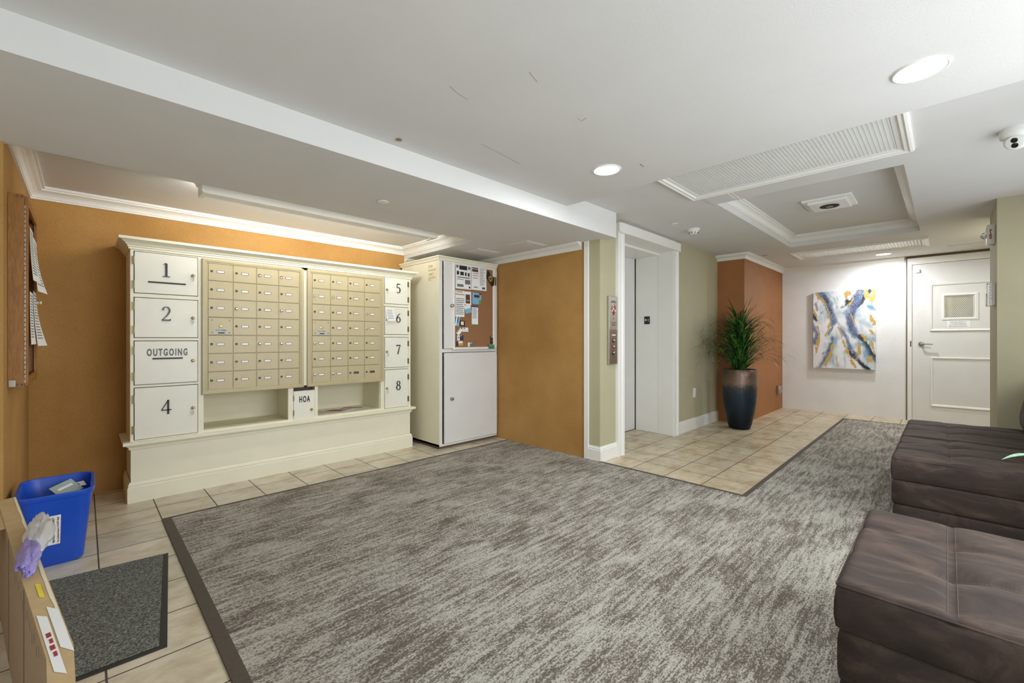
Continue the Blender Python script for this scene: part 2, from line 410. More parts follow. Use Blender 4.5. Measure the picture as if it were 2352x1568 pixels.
CROWN = [(0, 0), (.011, 0), (.011, .009), (.016, .012), (.019, .022), (.027, .034), (.041, .044), (.055, .049), (.060, .051), (.060, .060), (.074, .060), (.074, .075), (0, .075)]
def crown(name, path, z0, side=1, sc_=1.0, closed=False):
    return struct(name, sweep(newbm(), path, [(d*sc_, z*sc_) for d, z in CROWN], z0, side, closed), 'white_trim')
crown('trim_1', [(-.27, 3.18), (-.27, 4.47), (2.66, 4.47), (2.66, 3.18)], CZ-.083, -1, 1.1)
crown('trim_2', [(2.66, 4.47), (3.43, 4.47), (3.43, 2.49)], SZ-.070, -1, .93)
crown('trim_3', [(6.37, 2.285), (6.37, 1.935), (8.3, 1.935), (8.3, .42)], HZ-.075, -1, 1.0)
crown('trim_4', [(TR[0], TR[2]), (TR[0], TR[3]), (TR[1], TR[3]), (TR[1], TR[2])], RZ-.079, -1, 1.05, True)
BASE = [(0, 0), (.016, 0), (.016, .105), (.011, .111), (.013, .121), (.007, .130), (.005, .140), (0, .140)]
struct('baseboard_pier', sweep(newbm(), [(3.43, 2.41), (3.43, 2.285), (3.70, 2.285)], BASE, 0, -1), 'white_trim')
struct('baseboard_elevator', sweep(newbm(), [(5.06, 2.285), (6.37, 2.285)], BASE, 0, -1), 'white_trim')
struct('trim_5', boxes((3.413, 3.43, 2.407, 2.457, 0, SZ), bev=.002), 'white_trim')
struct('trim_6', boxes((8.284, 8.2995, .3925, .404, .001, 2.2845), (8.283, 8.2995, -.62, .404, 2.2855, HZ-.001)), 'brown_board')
# elevator surround: casings, head block, tapered inner jamb
def casing(bm, x0, x1, flip):
    w_ = x1-x0; p = [(0, 0), (0, .030), (.02, .034), (.035, .030), (.045, .022), (.075, .022), (.085, .030), (w_, .034), (w_, 0)]
    prism(bm, [((x1-a if flip else x0+a), 2.285-b) for a, b in p], 'z', 0, 2.20); return bm
bm = newbm(); casing(bm, 3.70, 3.812, False); casing(bm, 4.945, 5.055, True)
struct('trim_7', bm, 'white_trim')
struct('trim_8', boxes((3.695, 5.065, 2.235, 2.285, 2.198, 2.285), (3.71, 5.05, 2.225, 2.29, 2.188, 2.20), bev=.003), 'white_trim')
bm = newbm(); prism(bm, [(4.945, 2.285), (4.972, 2.47), (4.972, 2.475), (4.978, 2.475), (4.995, 2.79), (5.03, 2.79), (5.03, 2.285)], 'z', 0, 2.19)
box(bm, 3.812, 3.835, 2.285, 2.79, 0, 2.19); box(bm, 3.835, 4.99, 2.47, 2.79, 2.165, 2.19)
struct('trim_9', bm, 'white_trim')

# elevator door
el = struct('door_2', boxes((3.80, 4.983, 2.80, 2.83, .004, 2.19), bev=.002), 'cool_white_paint')
struct('wall_shaft', boxes((3.7, 5.03, 2.85, 3.05, 0, 2.19), (3.815, 5.03, 2.792, 2.85, -.02, .002)), 'shaft_dark')
fs_ = thing('floor_number_plate', (4.985, 2.628, 1.334), 'small black plate with white star and 1 on elevator jamb', 'sign')
obj('plate', boxes((4.976, 4.984, 2.593, 2.663, 1.334, 1.429), bev=.002), 'black_gloss', fs_)
b1 = put(text_bm('1', .05, .002), T((0, 0, 0)))
star = newbm(); prism(star, [((.017 if i % 2 == 0 else .007)*math.sin(i*math.pi/5), (.017 if i % 2 == 0 else .007)*math.cos(i*math.pi/5)) for i in range(10)], 'y', -.001, .001)
put(b1, T((.017, 0, 0))); put(star, T((-.014, 0, .004)))
mk = merge(b1, star); put(mk, T((4.975, 2.628, 1.381)) @ Matrix.Rotation(math.radians(-90), 4, 'Z'))
obj('raised_marks', mk, 'plastic_white', fs_)

# hall call station
cs = thing('elevator_call_station', (3.615, 2.285, .90), 'tall steel elevator call panel beside the elevator casing', 'call panel')
obj('housing', boxes((3.545, 3.69, 2.262, 2.285, .905, 1.56), bev=.003), 'brushed_steel', cs)
fp = obj('button_plate', boxes((3.553, 3.683, 2.257, 2.263, .912, 1.238), bev=.001), 'bronze_steel', cs)
sp_ = obj('sign_plate', boxes((3.553, 3.683, 2.257, 2.263, 1.243, 1.553), bev=.001), 'brushed_steel', cs)
for zz, mm in ((1.135, 'chrome'), (1.075, 'ink_red'), (1.015, 'chrome')):
    bt = obj('button_bezel', lathe(newbm(), (3.618, 2.257, zz), [(.021, 0), (.021, -.003), (.017, -.005)], 24, 'y'), mm if mm != 'chrome' else 'dark_metal', cs, True)
    obj('button', lathe(newbm(), (3.618, 2.252, zz), [(.0145, 0), (.0145, -.004), (.010, -.007), (.004, -.008)], 20, 'y'), 'chrome', bt, True)
obj('floor_strip', boxes((3.59, 3.65, 2.254, 2.257, 1.182, 1.192)), 'plastic_white', fp)
def tx(s, size, x, y, z, m, parent, sx=1, bold=0, rot=0, name='lettering', sp=1.0, depth=.0016, tilt=0, extra=None):
    b = text_bm(s, size, depth, sx, bold, sp)
    M = T((x, y, z)) @ Matrix.Rotation(math.radians(rot), 4, 'Z') @ Matrix.Rotation(math.radians(tilt), 4, 'Y')
    return obj(name, put(b, M), m, parent)
tx('In Case Of Fire\nDo Not Use Elevators', .0115, 3.618, 2.2565, 1.507, 'ink_black', sp_, .9)
tx('EXIT', .010, 3.618, 2.2565, 1.345, 'ink_red', sp_)
tx('USE EXIT STAIRS', .011, 3.618, 2.2565, 1.305, 'ink_red', sp_, .95, .0003)
tx('Do not use elevators\nuntil told to do so', .0075, 3.618, 2.2565, 1.284, 'ink_black', sp_)
def flame(bm, cx, cz, s, lean):
    pts = []
    for i in range(25):
        t = i/24; wv = .018*math.sin(math.pi*min(1, t*1.05))**.8*(1-.35*t)
        pts.append((wv, t))
    R = [(cx+s*(u+lean*t*t*.02), cz+s*t*.11) for u, t in pts]; L = [(cx+s*(-u*.9+lean*t*t*.02), cz+s*t*.11) for u, t in reversed(pts)][1:-1]
    prism(bm, R+L, 'y', 2.2552, 2.2568)
bm = newbm(); flame(bm, 3.618, 1.375, 1.0, 1.2)
prism(bm, [(3.618, 1.372), (3.606, 1.388), (3.586, 1.418), (3.582, 1.445), (3.590, 1.468), (3.594, 1.445), (3.600, 1.425), (3.613, 1.395)], 'y', 2.2552, 2.2568)
prism(bm, [(3.618, 1.372), (3.630, 1.388), (3.650, 1.418), (3.654, 1.445), (3.658, 1.475), (3.642, 1.448), (3.636, 1.425), (3.623, 1.395)], 'y', 2.2552, 2.2568)
obj('flame_emblem', bm, 'ink_red', sp_)
bm = newbm()
for x_, z_ in ((3.618, 1.438), (3.594, 1.420), (3.642, 1.422)): lathe(bm, (x_, 2.2552, z_), [(.009, 0), (.009, -.0006)], 16, 'y')
obj('emblem_disc', bm, 'paper_white', sp_)

# ------------------------------------------------------------------ carpet
cp = newbm()
L_ = [(.40, -.8), (5.37, -.8), (5.37, -.295), (6.19, -.295), (6.19, -.64), (7.74, -.64), (7.74, 1.02), (3.40, 1.02), (3.40, 2.285), (3.412, 2.295), (3.412, 3.49), (.40, 3.49)]
prism(cp, L_, 'z', 0, .007)
carpet = tag(obj('carpet', cp, 'carpet'), 'large grey streaked carpet with dark binding covering the lobby and hall', 'carpet')
bm = newbm(); EDGE = [(0, 0), (0, .008), (-.002, .009), (.0, .009)]
box(bm, .352, .40, -.8, 3.515, 0, .0075); box(bm, .40, 3.412, 3.49, 3.515, 0, .0078)
box(bm, 3.40, 3.43, 1.02, 2.285, 0, .0079); box(bm, 3.43, 7.77, 1.02, 1.052, 0, .0078); box(bm, 7.74, 7.77, -.64, 1.02, 0, .0078)
obj('binding', bm, 'carpet_edge', carpet)

# ------------------------------------------------------------------ mailbox cabinet
FY = 4.03
mc = thing('mailbox_cabinet', (1.35, 4.25, 0), 'wide cream built-in mail cabinet with numbered lockers on back wall', 'cabinet')
x0, x1 = .232, 2.475; bk = 4.462
cb = newbm()
box(cb, x0+.0005, x0+.018, FY+.004, bk, .42, 1.79); box(cb, x1-.018, x1-.0005, FY+.004, bk, .42, 1.79); box(cb, x0+.018, x1-.018, bk-.01, bk, .0, 1.778)
box(cb, x0+.001, x1-.001, FY+.005, bk-.011, 1.778, 1.80); box(cb, x0+.001, x1-.001, FY+.005, bk-.011, .405, .422)
box(cb, x0+.003, x1-.003, FY+.004, bk, 0, .41)
for a, b, c, d in [(x0, .25, .425, 1.79), (.621, .655, .425, 1.79), (1.374, 1.424, .735, 1.79), (2.130, 2.171, .425, 1.79), (2.449, x1, .425, 1.79),
                   (.25, .621, 1.446, 1.473), (.25, .621, 1.138, 1.157), (.25, .621, .822, .806), (.25, .621, .425, .434), (.25, .621, 1.770, 1.79),
                   (2.171, 2.449, 1.484, 1.508), (2.171, 2.449, 1.170, 1.194), (2.171, 2.449, .836, .853), (2.171, 2.449, .425, .437), (2.171, 2.449, 1.784, 1.79),
                   (.655, 2.130, 1.762, 1.79), (.655, 2.130, .425, .447), (1.262, 1.304, .447, .735), (1.486, 1.512, .447, .735)]:
    box(cb, a, b, FY, FY+.02, c, d)
body = obj('carcass', cb, 'cream_paint', mc)
ib = newbm()
box(ib, .635, .66, FY+.02, 4.42, .43, .74); box(ib, 1.285, 1.300, FY+.02, 4.42, .43, .74); box(ib, 1.488, 1.512, FY+.02, 4.42, .43, .74); box(ib, 2.125, 2.15, FY+.02, 4.42, .43, .74)
box(ib, .655, 2.13, FY+.02, 4.42, .43, .447); box(ib, .655, 2.13, 4.41, 4.425, .43, .76); box(ib, .655, 2.13, FY+.03, 4.42, .735, .75)
obj('pigeonhole', ib, 'cream_inside', mc)
bm = sweep(newbm(), [(x0, bk), (x0, FY), (x1, FY), (x1, bk)], [(0, 0), (.010, 0), (.010, .012), (.016, .016), (.016, .024), (.022, .028), (.03, .040), (.048, .056), (.054, .058), (.062, .060), (.062, .078), (0, .078)], 1.782, -1)
box(bm, x0, x1, FY, bk, 1.80, 1.85)
obj('crown_moulding', bm, 'cream_paint', mc)
bm = sweep(newbm(), [(x0, bk), (x0, FY), (x1, FY), (x1, bk)], [(0, -.035), (.006, -.035), (.010, -.018), (.024, -.004), (.024, 0), (.038, 0), (.040, .003), (.040, .020), (.036, .023), (0, .023)], .405, -1)
obj('ledge', bm, 'cream_paint', mc)
bm = sweep(newbm(), [(x0, bk), (x0, FY), (x1, FY), (x1, bk)], [(0, 0), (.016, 0), (.016, .105), (.011, .112), (.013, .122), (.006, .134), (.004, .142), (0, .142)], 0, -1)
obj('plinth_moulding', bm, 'cream_paint', mc)

# serif numerals drawn as tapering strokes; unit box, height 1
def arc(cx, cy, rx, ry, a0, a1, w0, w1, n=14):
    out = []
    for i in range(n+1):
        t = i/n; a = math.radians(a0+(a1-a0)*t); ww = w0+(w1-w0)*abs(math.cos(a)); out.append((cx+rx*math.cos(a), cy+ry*math.sin(a), ww))
    return out
NUM = {
 '1': [[(.30, .06, .12), (.30, .93, .12)], [(.10, .03, .05), (.50, .03, .05)], [(.12, .86, .02), (.30, .95, .07)]],
 '2': [[(.12, .74, .13), (.125, .77, .12)], arc(.29, .72, .19, .25, 165, 0, .045, .10)+[(.45, .58, .10), (.34, .38, .08), (.18, .18, .06), (.07, .06, .04)], [(.06, .05, .10), (.52, .05, .10)], [(.50, .05, .1), (.53, .14, .03)]],
 '4': [[(.40, .0, .11), (.40, .98, .11)], [(.40, .96, .05), (.04, .30, .05)], [(.03, .29, .07), (.58, .29, .07)]],
 '5': [[(.13, .94, .09), (.50, .94, .09)], [(.14, .96, .05), (.12, .55, .05)], [(.12, .55, .03)]+arc(.27, .31, .21, .29, 118, -120, .05, .11), [(.12, .10, .10), (.14, .09, .1)]],
 '6': [[(.50, .98, .03), (.32, .84, .06), (.16, .62, .09), (.09, .38, .11)], arc(.29, .30, .20, .28, 180, 540, .05, .10, 26)],
 '7': [[(.06, .93, .10), (.52, .93, .10)], [(.07, .95, .04), (.06, .82, .03)], [(.49, .92, .05), (.34, .5, .08), (.22, 0, .11)]],
 '8': [arc(.29, .75, .165, .22, 0, 360, .045, .09, 26), arc(.29, .28, .20, .26, 0, 360, .045, .10, 26)],
}
def numeral(ch, cx, z0, h, y):
    bm = newbm()
    for st in NUM[ch]:
        P = [Vector((a, b)) for a, b, _ in st]; ws = [c for _, _, c in st]; Lf, Rt = [], []
        for i, p in enumerate(P):
            d = (P[min(i+1, len(P)-1)]-P[max(i-1, 0)]).normalized(); n = Vector((-d.y, d.x))*ws[i]/2
            Lf.append(p+n); Rt.append(p-n)
        for i in range(len(P)-1):
            q = [Lf[i], Lf[i+1], Rt[i+1], Rt[i]]
            prism(bm, [(cx+(v.x-.30)*h, z0+v.y*h) for v in q], 'y', y, y-.006)
    return bm
def keyed_lock(parent, x, z, y, key=True, mat_='brass'):
    lk = obj('lock', lathe(newbm(), (x, y, z), [(.0125, 0), (.0125, -.003), (.010, -.006), (.009, -.012), (.004, -.013)], 20, 'y'), mat_, parent, True)
    if key:
        kb = newbm(); box(kb, x-.0012, x+.0012, y-.034, y-.010, z-.006, z+.006)
        lathe(kb, (x+.001, y-.030, z-.028), [(.013, -.001), (.013, .001)], 18, 'x'); box(kb, x-.003, x+.005, y-.033, y-.027, z-.05, z-.02)
        obj('key', kb, 'clear_plastic', parent)
    return lk
def locker(a, b, c, d, hinge_left, ch, txt=None, hz=(.2, .75)):
    y = FY+.001
    dr = obj('locker_door', boxes((a+.0045, b-.004, y-.006, y+.014, c+.004, d-.005), bev=.0015), 'locker_white', mc)
    fy = y-.006
    if ch: obj('numeral', numeral(ch, (a+b)/2-.005 if hinge_left else (a+b)/2+.018, c+(d-c)*.5-.02, .105 if hinge_left else .098, fy), 'black_gloss', dr)
    hx = a if hinge_left else b
    for t in (.2, .78):
        hb = newbm(); zz = c+(d-c)*t; lathe(hb, (hx+(.0 if hinge_left else -.0), fy-.002, zz-.028), [(.0045, 0), (.0045, .056)], 10, 'z'); box(hb, hx-.012, hx+.004, fy, fy+.004, zz-.028, zz+.028)
        obj('hinge', hb, 'hinge_metal', dr, True)
    lx = b-.032 if hinge_left else a+.027
    keyed_lock(dr, lx, c+(d-c)*.52, fy, ch is not None, 'hinge_metal')
    return dr, fy
d1, fy = locker(.25, .621, 1.473, 1.771, True, '1')
obj('mail_slot', boxes((.327, .545, fy-.004, fy+.001, 1.553, 1.564), bev=.0015), 'black_paint', d1)
locker(.25, .621, 1.157, 1.446, True, '2')
d3, _ = locker(.25, .621, .822, 1.138, True, None)
tx('OUTGOING', .070, .438, fy-.001, 1.050, 'black_gloss', d3, .50, .0022, sp=1.36, name='outgoing_lettering')
obj('mail_slot', boxes((.352, .527, fy-.004, fy+.001, 1.002, 1.013), bev=.0015), 'black_paint', d3)
locker(.25, .621, .434, .806, True, '4')
locker(2.171, 2.449, 1.508, 1.786, False, '5'); locker(2.171, 2.449, 1.194, 1.484, False, '6')
locker(2.171, 2.449, .853, 1.170, False, '7'); locker(2.171, 2.449, .437, .836, False, '8')
hd = obj('drop_box_door', boxes((1.306, 1.484, FY-.004, FY+.014, .436, .690), bev=.0015), 'locker_white', mc)
tx('HOA', .074, 1.395, FY-.005, .612, 'black_gloss', hd, .50, .0022, sp=1.25, name='hoa_lettering')
lathe_b = lathe(newbm(), (1.455, FY-.004, .515), [(.012, 0), (.012, -.004), (.007, -.012)], 18, 'y'); obj('lock', lathe_b, 'brass', hd, True)
for zz in (.50, .63): obj('hinge', lathe(newbm(), (1.305, FY-.006, zz-.024), [(.004, 0), (.004, .048)], 8), 'hinge_metal', hd)
obj('drop_box_inside', boxes((1.306, 1.484, 4.10, 4.11, .45, .735), (1.306, 1.484, FY+.03, 4.10, .45, .46)), 'brown_board', mc)

# things on / in the cabinet
def sheet(name, corners, m, label, cat, group=None, curl=0, n=6, prints=(), thick=.0006, facing=(0, -1, 0)):
    """a thin curled paper from 4 corners (tl, tr, br, bl) with printed blocks as child parts"""
    tl, tr, br, bl = [Vector(c) for c in corners]; F = Vector(facing)
    def P(u, v, off=0):
        p = tl.lerp(tr, u).lerp(bl.lerp(br, u), v); return p+F*(off+curl*(v**2)*(.4+.6*u))
    def patch(u0, u1, v0, v1, off, th, nn):
        bm = newbm(); g = [[bm.verts.new(P(u0+(u1-u0)*i/nn, v0+(v1-v0)*j/nn, off)) for i in range(nn+1)] for j in range(nn+1)]
        fs = [bm.faces.new((g[j][i], g[j][i+1], g[j+1][i+1], g[j+1][i])) for j in range(nn) for i in range(nn)]
        bm.normal_update(); bmesh.ops.solidify(bm, geom=fs, thickness=th); return bm
    o = obj(name, patch(0, 1, 0, 1, .0015, thick, n), m); tag(o, label, cat, group)
    by = {}
    for (u0, u1, v0, v1, mm) in prints: by.setdefault(mm, []).append((u0, u1, v0, v1))
    for mm, rs in by.items():
        pb = merge(*[patch(a, b, c, d, .0026, .0002, 3) for a, b, c, d in rs])
        obj('print', pb, mm, o)
    return o
def lines(v0, v1, n, m='ink_grey', u0=.1, u1=.9, t=.35):
    out = []
    for i in range(n):
        v = v0+(v1-v0)*i/n; out.append((u0, u1-random.random()*.18, v, v+(v1-v0)/n*t, m))
    return out
def yq(a, b, z1_, z0_, y): return [(a, y, z1_), (b, y, z1_), (b, y, z0_), (a, y, z0_)]
sheet('notice_slip', [(2.183, FY-.009, 1.458), (2.268, FY-.009, 1.460), (2.286, FY-.018, 1.338), (2.190, FY-.016, 1.332)], 'paper_white',
      'small white printed notice taped over locker 6', 'paper', curl=.012, prints=lines(.08, .9, 9))
pe = sheet('mail_leaflet', [(1.60, 4.30, .449), (1.90, 4.38, .449), (2.10, 4.16, .449), (1.78, 4.06, .449)], 'paper_white',
      'red and white leaflet lying inside the right open pigeonhole', 'leaflet', facing=(0, 0, 1),
      prints=[(.08, .3, .2, .75, 'ink_red'), (.36, .42, .2, .7, 'ink_red'), (.5, .7, .3, .4, 'ink_red'), (.5, .7, .5, .6, 'ink_red'), (.78, .92, .15, .8, 'ink_red')])

# mailbox banks
def mailbox_bank(ox0, ox1, oz0, oz1, ix0, ix1, iz0, iz1, label, blanks=(), covers=()):
    t = thing('mailbox_bank', ((ox0+ox1)/2, FY, oz0), label, 'mailboxes')
    y = FY-.001
    fr = frame_sweep(newbm(), 'y', y, ox0, ox1, oz0, oz1, [(0, 0), (0, .016), (.004, .020), (.020, .020), (.023, .016), (.030, .016), (.033, .010), (ix0-ox0, .008), (ix0-ox0, 0)])
    obj('frame', fr, 'mailbox_frame', t)
    obj('backing', boxes((ix0-.004, ix1+.004, y-.002, y+.01, iz0-.004, iz1+.004)), 'dark_gap', t)
    cw = (ix1-ix0)/4; rh = (iz1-iz0)/7
    g = newbm()
    for i in range(5): box(g, ix0+cw*i-.0022, ix0+cw*i+.0022, y-.0085, y-.001, iz0, iz1)
    for j in range(8): box(g, ix0, ix1, y-.0075, y-.001, iz0+rh*j-.0016, iz0+rh*j+.0016)
    obj('divider_grid', g, 'mailbox_frame', t)
    proto = None
    for r in range(7):
        for c in range(4):
            a = ix0+cw*c; z = iz1-rh*(r+1)
            if c == 0 and r == 3:
                d = obj('carrier_door', boxes((a+.004, a+cw-.004, y-.013, y-.002, z+.004, z+rh-.004), bev=.001), 'mailbox_tan', t)
                for u in (.16, .86):
                    for v in (.17, .84): obj('bolt', lathe(newbm(), (a+cw*u, y-.013, z+rh*v), [(.006, 0), (.005, -.003), (.002, -.0045)], 12, 'y'), 'chrome', d, True)
                obj('lock', lathe(newbm(), (a+cw*.5, y-.013, z+rh*.52), [(.0105, 0), (.0105, -.004), (.006, -.005)], 18, 'y'), 'brass', d, True)
                obj('plaque', boxes((a+cw*.22, a+cw*.82, y-.0145, y-.013, z+rh*.07, z+rh*.36)), 'plaque_grey', d)
                tx('U.S. MAIL', .016, a+cw*.52, y-.0150, z+rh*.29, 'ink_black', d, 1.1)
                obj('slot', boxes((a+cw*.40, a+cw*.66, y-.0155, y-.0144, z+rh*.11, z+rh*.17)), 'ink_black', d)
                continue
            if proto is None:
                proto = obj('mailbox_door', boxes((a+.0035, a+cw-.0035, y-.0115, y-.002, z+.0030, z+rh-.0030), bev=.001), 'mailbox_tan', t)
                pc = (a, z); d = proto
                lk = obj('lock', lathe(newbm(), (a+cw*.145, y-.0115, z+rh*.52), [(.0090, 0), (.0090, -.0025), (.0070, -.0045), (.003, -.0035)], 16, 'y'), 'dark_metal', d, True)
                pl = obj('name_plate', merge(boxes((a+cw*.345, a+cw*.655, y-.0130, y-.0110, z+rh*.44, z+rh*.585))), 'dark_metal', d)
                ins = obj('name_card', boxes((a+cw*.365, a+cw*.635, y-.0136, y-.0125, z+rh*.462, z+rh*.563)), 'paper_white', d)
                kids = [lk, pl, ins]
            else:
                dx, dz = a-pc[0], z-pc[1]
                d = proto.copy(); C.objects.link(d); d.parent = t; d.location = proto.location+Vector((dx, 0, dz))
                blank = (r, c) in blanks
                for kch in kids[:2]+([] if blank else kids[2:]):
                    e = kch.copy(); C.objects.link(e); e.parent = d
                if (r, c) in covers:
                    W[d.name] = W[proto.name]+Vector((dx, 0, dz))
                    obj('lock_cover', lathe(newbm(), (a+cw*.145, y-.0145, z+rh*.53), [(.0115, 0), (.0115, -.004), (.008, -.008), (.003, -.009)], 18, 'y'), 'chrome', d, True)
    return t
# chrome tops of locks that catch the light
mailbox_bank(.643, 1.385, .722, 1.768, .681, 1.347, .752, 1.744, 'left tan metal bank of twenty-seven mailboxes beside lockers 1 to 4', (), {(0, 2), (0, 3), (2, 1), (2, 3), (4, 2), (4, 3)})
mailbox_bank(1.416, 2.158, .722, 1.772, 1.457, 2.117, .752, 1.748, 'right tan metal bank of twenty-seven mailboxes beside lockers 5 to 8', {(6, 2), (6, 3)}, {(1, 0), (1, 1), (2, 3), (3, 3), (4, 0), (6, 0), (6, 1)})

# ------------------------------------------------------------------ package cabinet
pk = thing('package_cabinet', (3.02, 4.08, .03), 'tall cream package cabinet with two doors right of the mailboxes', 'cabinet')
PX0, PX1, PY = 2.612, 3.422, 3.70
bm = newbm(); box(bm, PX0, PX0+.02, PY, 4.46, .03, 1.99); box(bm, PX1-.02, PX1, PY, 4.46, .03, 1.99); box(bm, PX0, PX1, 4.44, 4.46, .03, 1.99)
box(bm, PX0, PX1, PY, 4.46, 1.97, 1.995); box(bm, PX0, PX1, PY, 4.46, .03, .05)
obj('carcass', bm, 'cream_paint', pk)
bm = newbm(); box(bm, PX0+.001, 2.650, PY-.001, PY+.02, .03, 1.975); box(bm, 3.398, PX1-.001, PY-.001, PY+.02, .03, 1.975)
box(bm, 2.65, 3.40, PY-.001, PY+.02, 1.008, 1.045); box(bm, 2.65, 3.40, PY-.001, PY+.02, .03, .052); box(bm, 2.65, 3.40, PY-.001, PY+.02, 1.965, 1.98)
obj('face_frame', bm, 'cool_white_paint', pk)
obj('toe_kick', boxes((PX0+.02, PX1-.01, PY+.03, 4.44, 0, .03)), 'brown_board', pk)
bm = sweep(newbm(), [(PX0, 4.46), (PX0, PY), (PX1, PY)], [(0, 0), (.006, 0), (.008, .010), (.014, .022), (.024, .030), (.024, .042), (0, .042)], 1.972, -1)
box(bm, PX0, PX1, PY, 4.46, 1.995, 2.012)
obj('top_moulding', bm, 'cream_paint', pk)
ud = obj('upper_door', boxes((2.663, 3.396, PY-.020, PY-.002, 1.048, 1.964), bev=.002), 'cool_white_paint', pk)
ld = obj('lower_door', boxes((2.666, 3.396, PY-.020, PY-.002, .058, 1.002), bev=.002), 'cool_white_paint', pk)
for d_, zz in ((ud, 1.50), (ld, .519)):
    kn = obj('knob', lathe(newbm(), (2.752, PY-.020, zz), [(.016, 0), (.013, -.004), (.008, -.008), (.008, -.016), (.016, -.022), (.018, -.028), (.013, -.034), (.003, -.036)], 24, 'y'), 'chrome', d_, True)
    hb = newbm(); z_a, z_b = (1.06, 1.95) if d_ is ud else (.07, .99); k_ = int((z_b-z_a)/.03)
    for i in range(k_): box(hb, 3.394, 3.402, PY-.026, PY-.018, z_a+i*.03, z_a+i*.03+.027)
    obj('piano_hinge', hb, 'cool_white_paint', d_)
obj('cork_panel', boxes((2.79, 3.345, PY-.026, PY-.020, 1.055, 1.955)), 'cork', ud)
fr = frame_sweep(newbm(), 'y', PY-.020, 2.768, 3.360, 1.036, 1.960, [(0, 0), (0, .014), (.006, .018), (.018, .018), (.024, .012), (.026, 0)])
obj('board_frame', fr, 'white_trim', ud)
sg = sheet('package_sign', [(PX0, 3.905, 1.943), (PX0, 3.737, 1.940), (PX0, 3.733, 1.756), (PX0, 3.899, 1.754)], 'paper_cream', 'cream FOR PACKAGES ONLY notice on side of the tall cabinet', 'sign', facing=(-1, 0, 0))
for s_, z_, sz_ in (('FOR', 1.915, .042), ('PACKAGES', 1.875, .028), ('ONLY', 1.833, .036)):
    b = text_bm(s_, sz_, .001, 1.0, .0, 1.0, 'LEFT'); put(b, T((PX0-.0026, 3.893, z_)) @ Matrix.Rotation(math.radians(-90), 4, 'Z')); obj('lettering', b, 'gold_lettering', sg)
b = newbm(); 
for i, (l_) in enumerate((.12, .14, .05)): box(b, PX0-.0032, PX0-.0024, 3.893-l_, 3.893, 1.802-i*.016, 1.807-i*.016)
obj('print', b, 'gold_lettering', sg)

# papers pinned to the cork panel
PYC = PY-.028
GP = 'papers pinned on the cork panel'
def pin(name, a, b, z1_, z0_, m, label, cat='paper', prints=(), rot=0, y=PYC, curl=.003):
    c = Vector(((a+b)/2, 0, (z1_+z0_)/2)); cs_ = []
    for x_, z_ in ((a, z1_), (b, z1_), (b, z0_), (a, z0_)):
        d = Vector((x_, 0, z_))-c; r = math.radians(rot)
        cs_.append((c.x+d.x*math.cos(r)-d.z*math.sin(r), y, c.z+d.x*math.sin(r)+d.z*math.cos(r)))
    return sheet(name, cs_, m, label, cat, GP, curl, 4, prints)
pin('flyer', 2.800, 3.012, 1.958, 1.687, 'paper_white', 'white flyer with black animal silhouettes, top left of cork panel', 'flyer',
    [(.24, .74, .06, .24, 'ink_black'), (.04, .18, .06, .18, 'ink_grey'), (.8, .95, .1, .2, 'ink_grey'), (.08, .22, .31, .45, 'ink_black'), (.3, .52, .32, .46, 'ink_black'), (.6, .7, .33, .47, 'ink_black'), (.78, .9, .34, .48, 'ink_black'), (.1, .92, .53, .56, 'ink_black'), (.6, .94, .62, .8, 'ink_grey'), (.08, .5, .62, .64, 'ink_grey'), (.1, .5, .82, .92, 'ink_grey'), (.84, .94, .88, .95, 'ink_black')])
pin('flyer', 3.018, 3.235, 1.960, 1.690, 'paper_white', 'white text flyer with small photos at its top left corner', 'flyer',
    [(.04, .44, .03, .13, 'dark_blue'), (.04, .44, .15, .26, 'brown_print'), (.08, .45, .31, .33, 'ink_red'), (.08, .45, .40, .42, 'ink_red'), (.08, .4, .5, .52, 'ink_red'), (.14, .4, .87, .9, 'ink_blue'), (.7, .9, .86, .94, 'ink_blue')]+lines(.05, .82, 22, 'ink_grey', .56, .92))
pin('newsletter_page', 2.798, 2.918, 1.668, 1.386, 'paper_white', 'narrow printed list page with yellow heading line on cork panel', 'paper', lines(.02, .1, 2, 'ink_black')+[(.02, .98, .13, .17, 'gold_print')]+lines(.3, .95, 9, 'ink_black', .08, .98, .3))
pin('newsletter_page', 2.920, 3.013, 1.664, 1.520, 'paper_white', 'small white page with red bottle picture beside the list page', 'paper', [(.18, .82, .22, .9, 'brown_print'), (.3, .7, .45, .85, 'paper_white')])
pin('leaflet', 2.925, 3.010, 1.52, 1.43, 'sky_blue', 'tilted white and blue card under the bottle picture page', 'card', [(.0, 1.0, .0, .45, 'paper_white'), (.2, .6, .12, .25, 'ink_grey')], 12)
pin('postcard', 3.028, 3.158, 1.658, 1.535, 'sky_blue', 'light blue picture postcard in the middle of cork panel', 'card', [(.2, .8, .18, .4, 'dark_blue'), (.3, .75, .42, .52, 'gold_print'), (.75, 1, .6, 1, 'green_print'), (.75, 1, 0, .14, 'brown_print')], -2)
pin('rack_card', 3.022, 3.112, 1.520, 1.300, 'paper_white', 'tall narrow white card with blue top band and green foot', 'card', [(0, 1, 0, .10, 'ink_blue'), (0, 1, .95, 1, 'green_print'), (.5, .7, .02, .07, 'yellow')]+lines(.15, .7, 9), -1)
pin('leaflet', 2.802, 2.852, 1.400, 1.285, 'sky_blue', 'bright blue curling leaflet at left edge of cork panel', 'leaflet', [(.0, .3, 0, 1, 'paper_white'), (.4, .6, .1, .7, 'dark_blue')], -14, curl=.01)
pin('photo_card', 2.856, 2.928, 1.345, 1.287, 'ink_black', 'small black card with pink picture beside the blue leaflet', 'card', [(.2, .75, .15, .8, 'paper_cream')], -6)
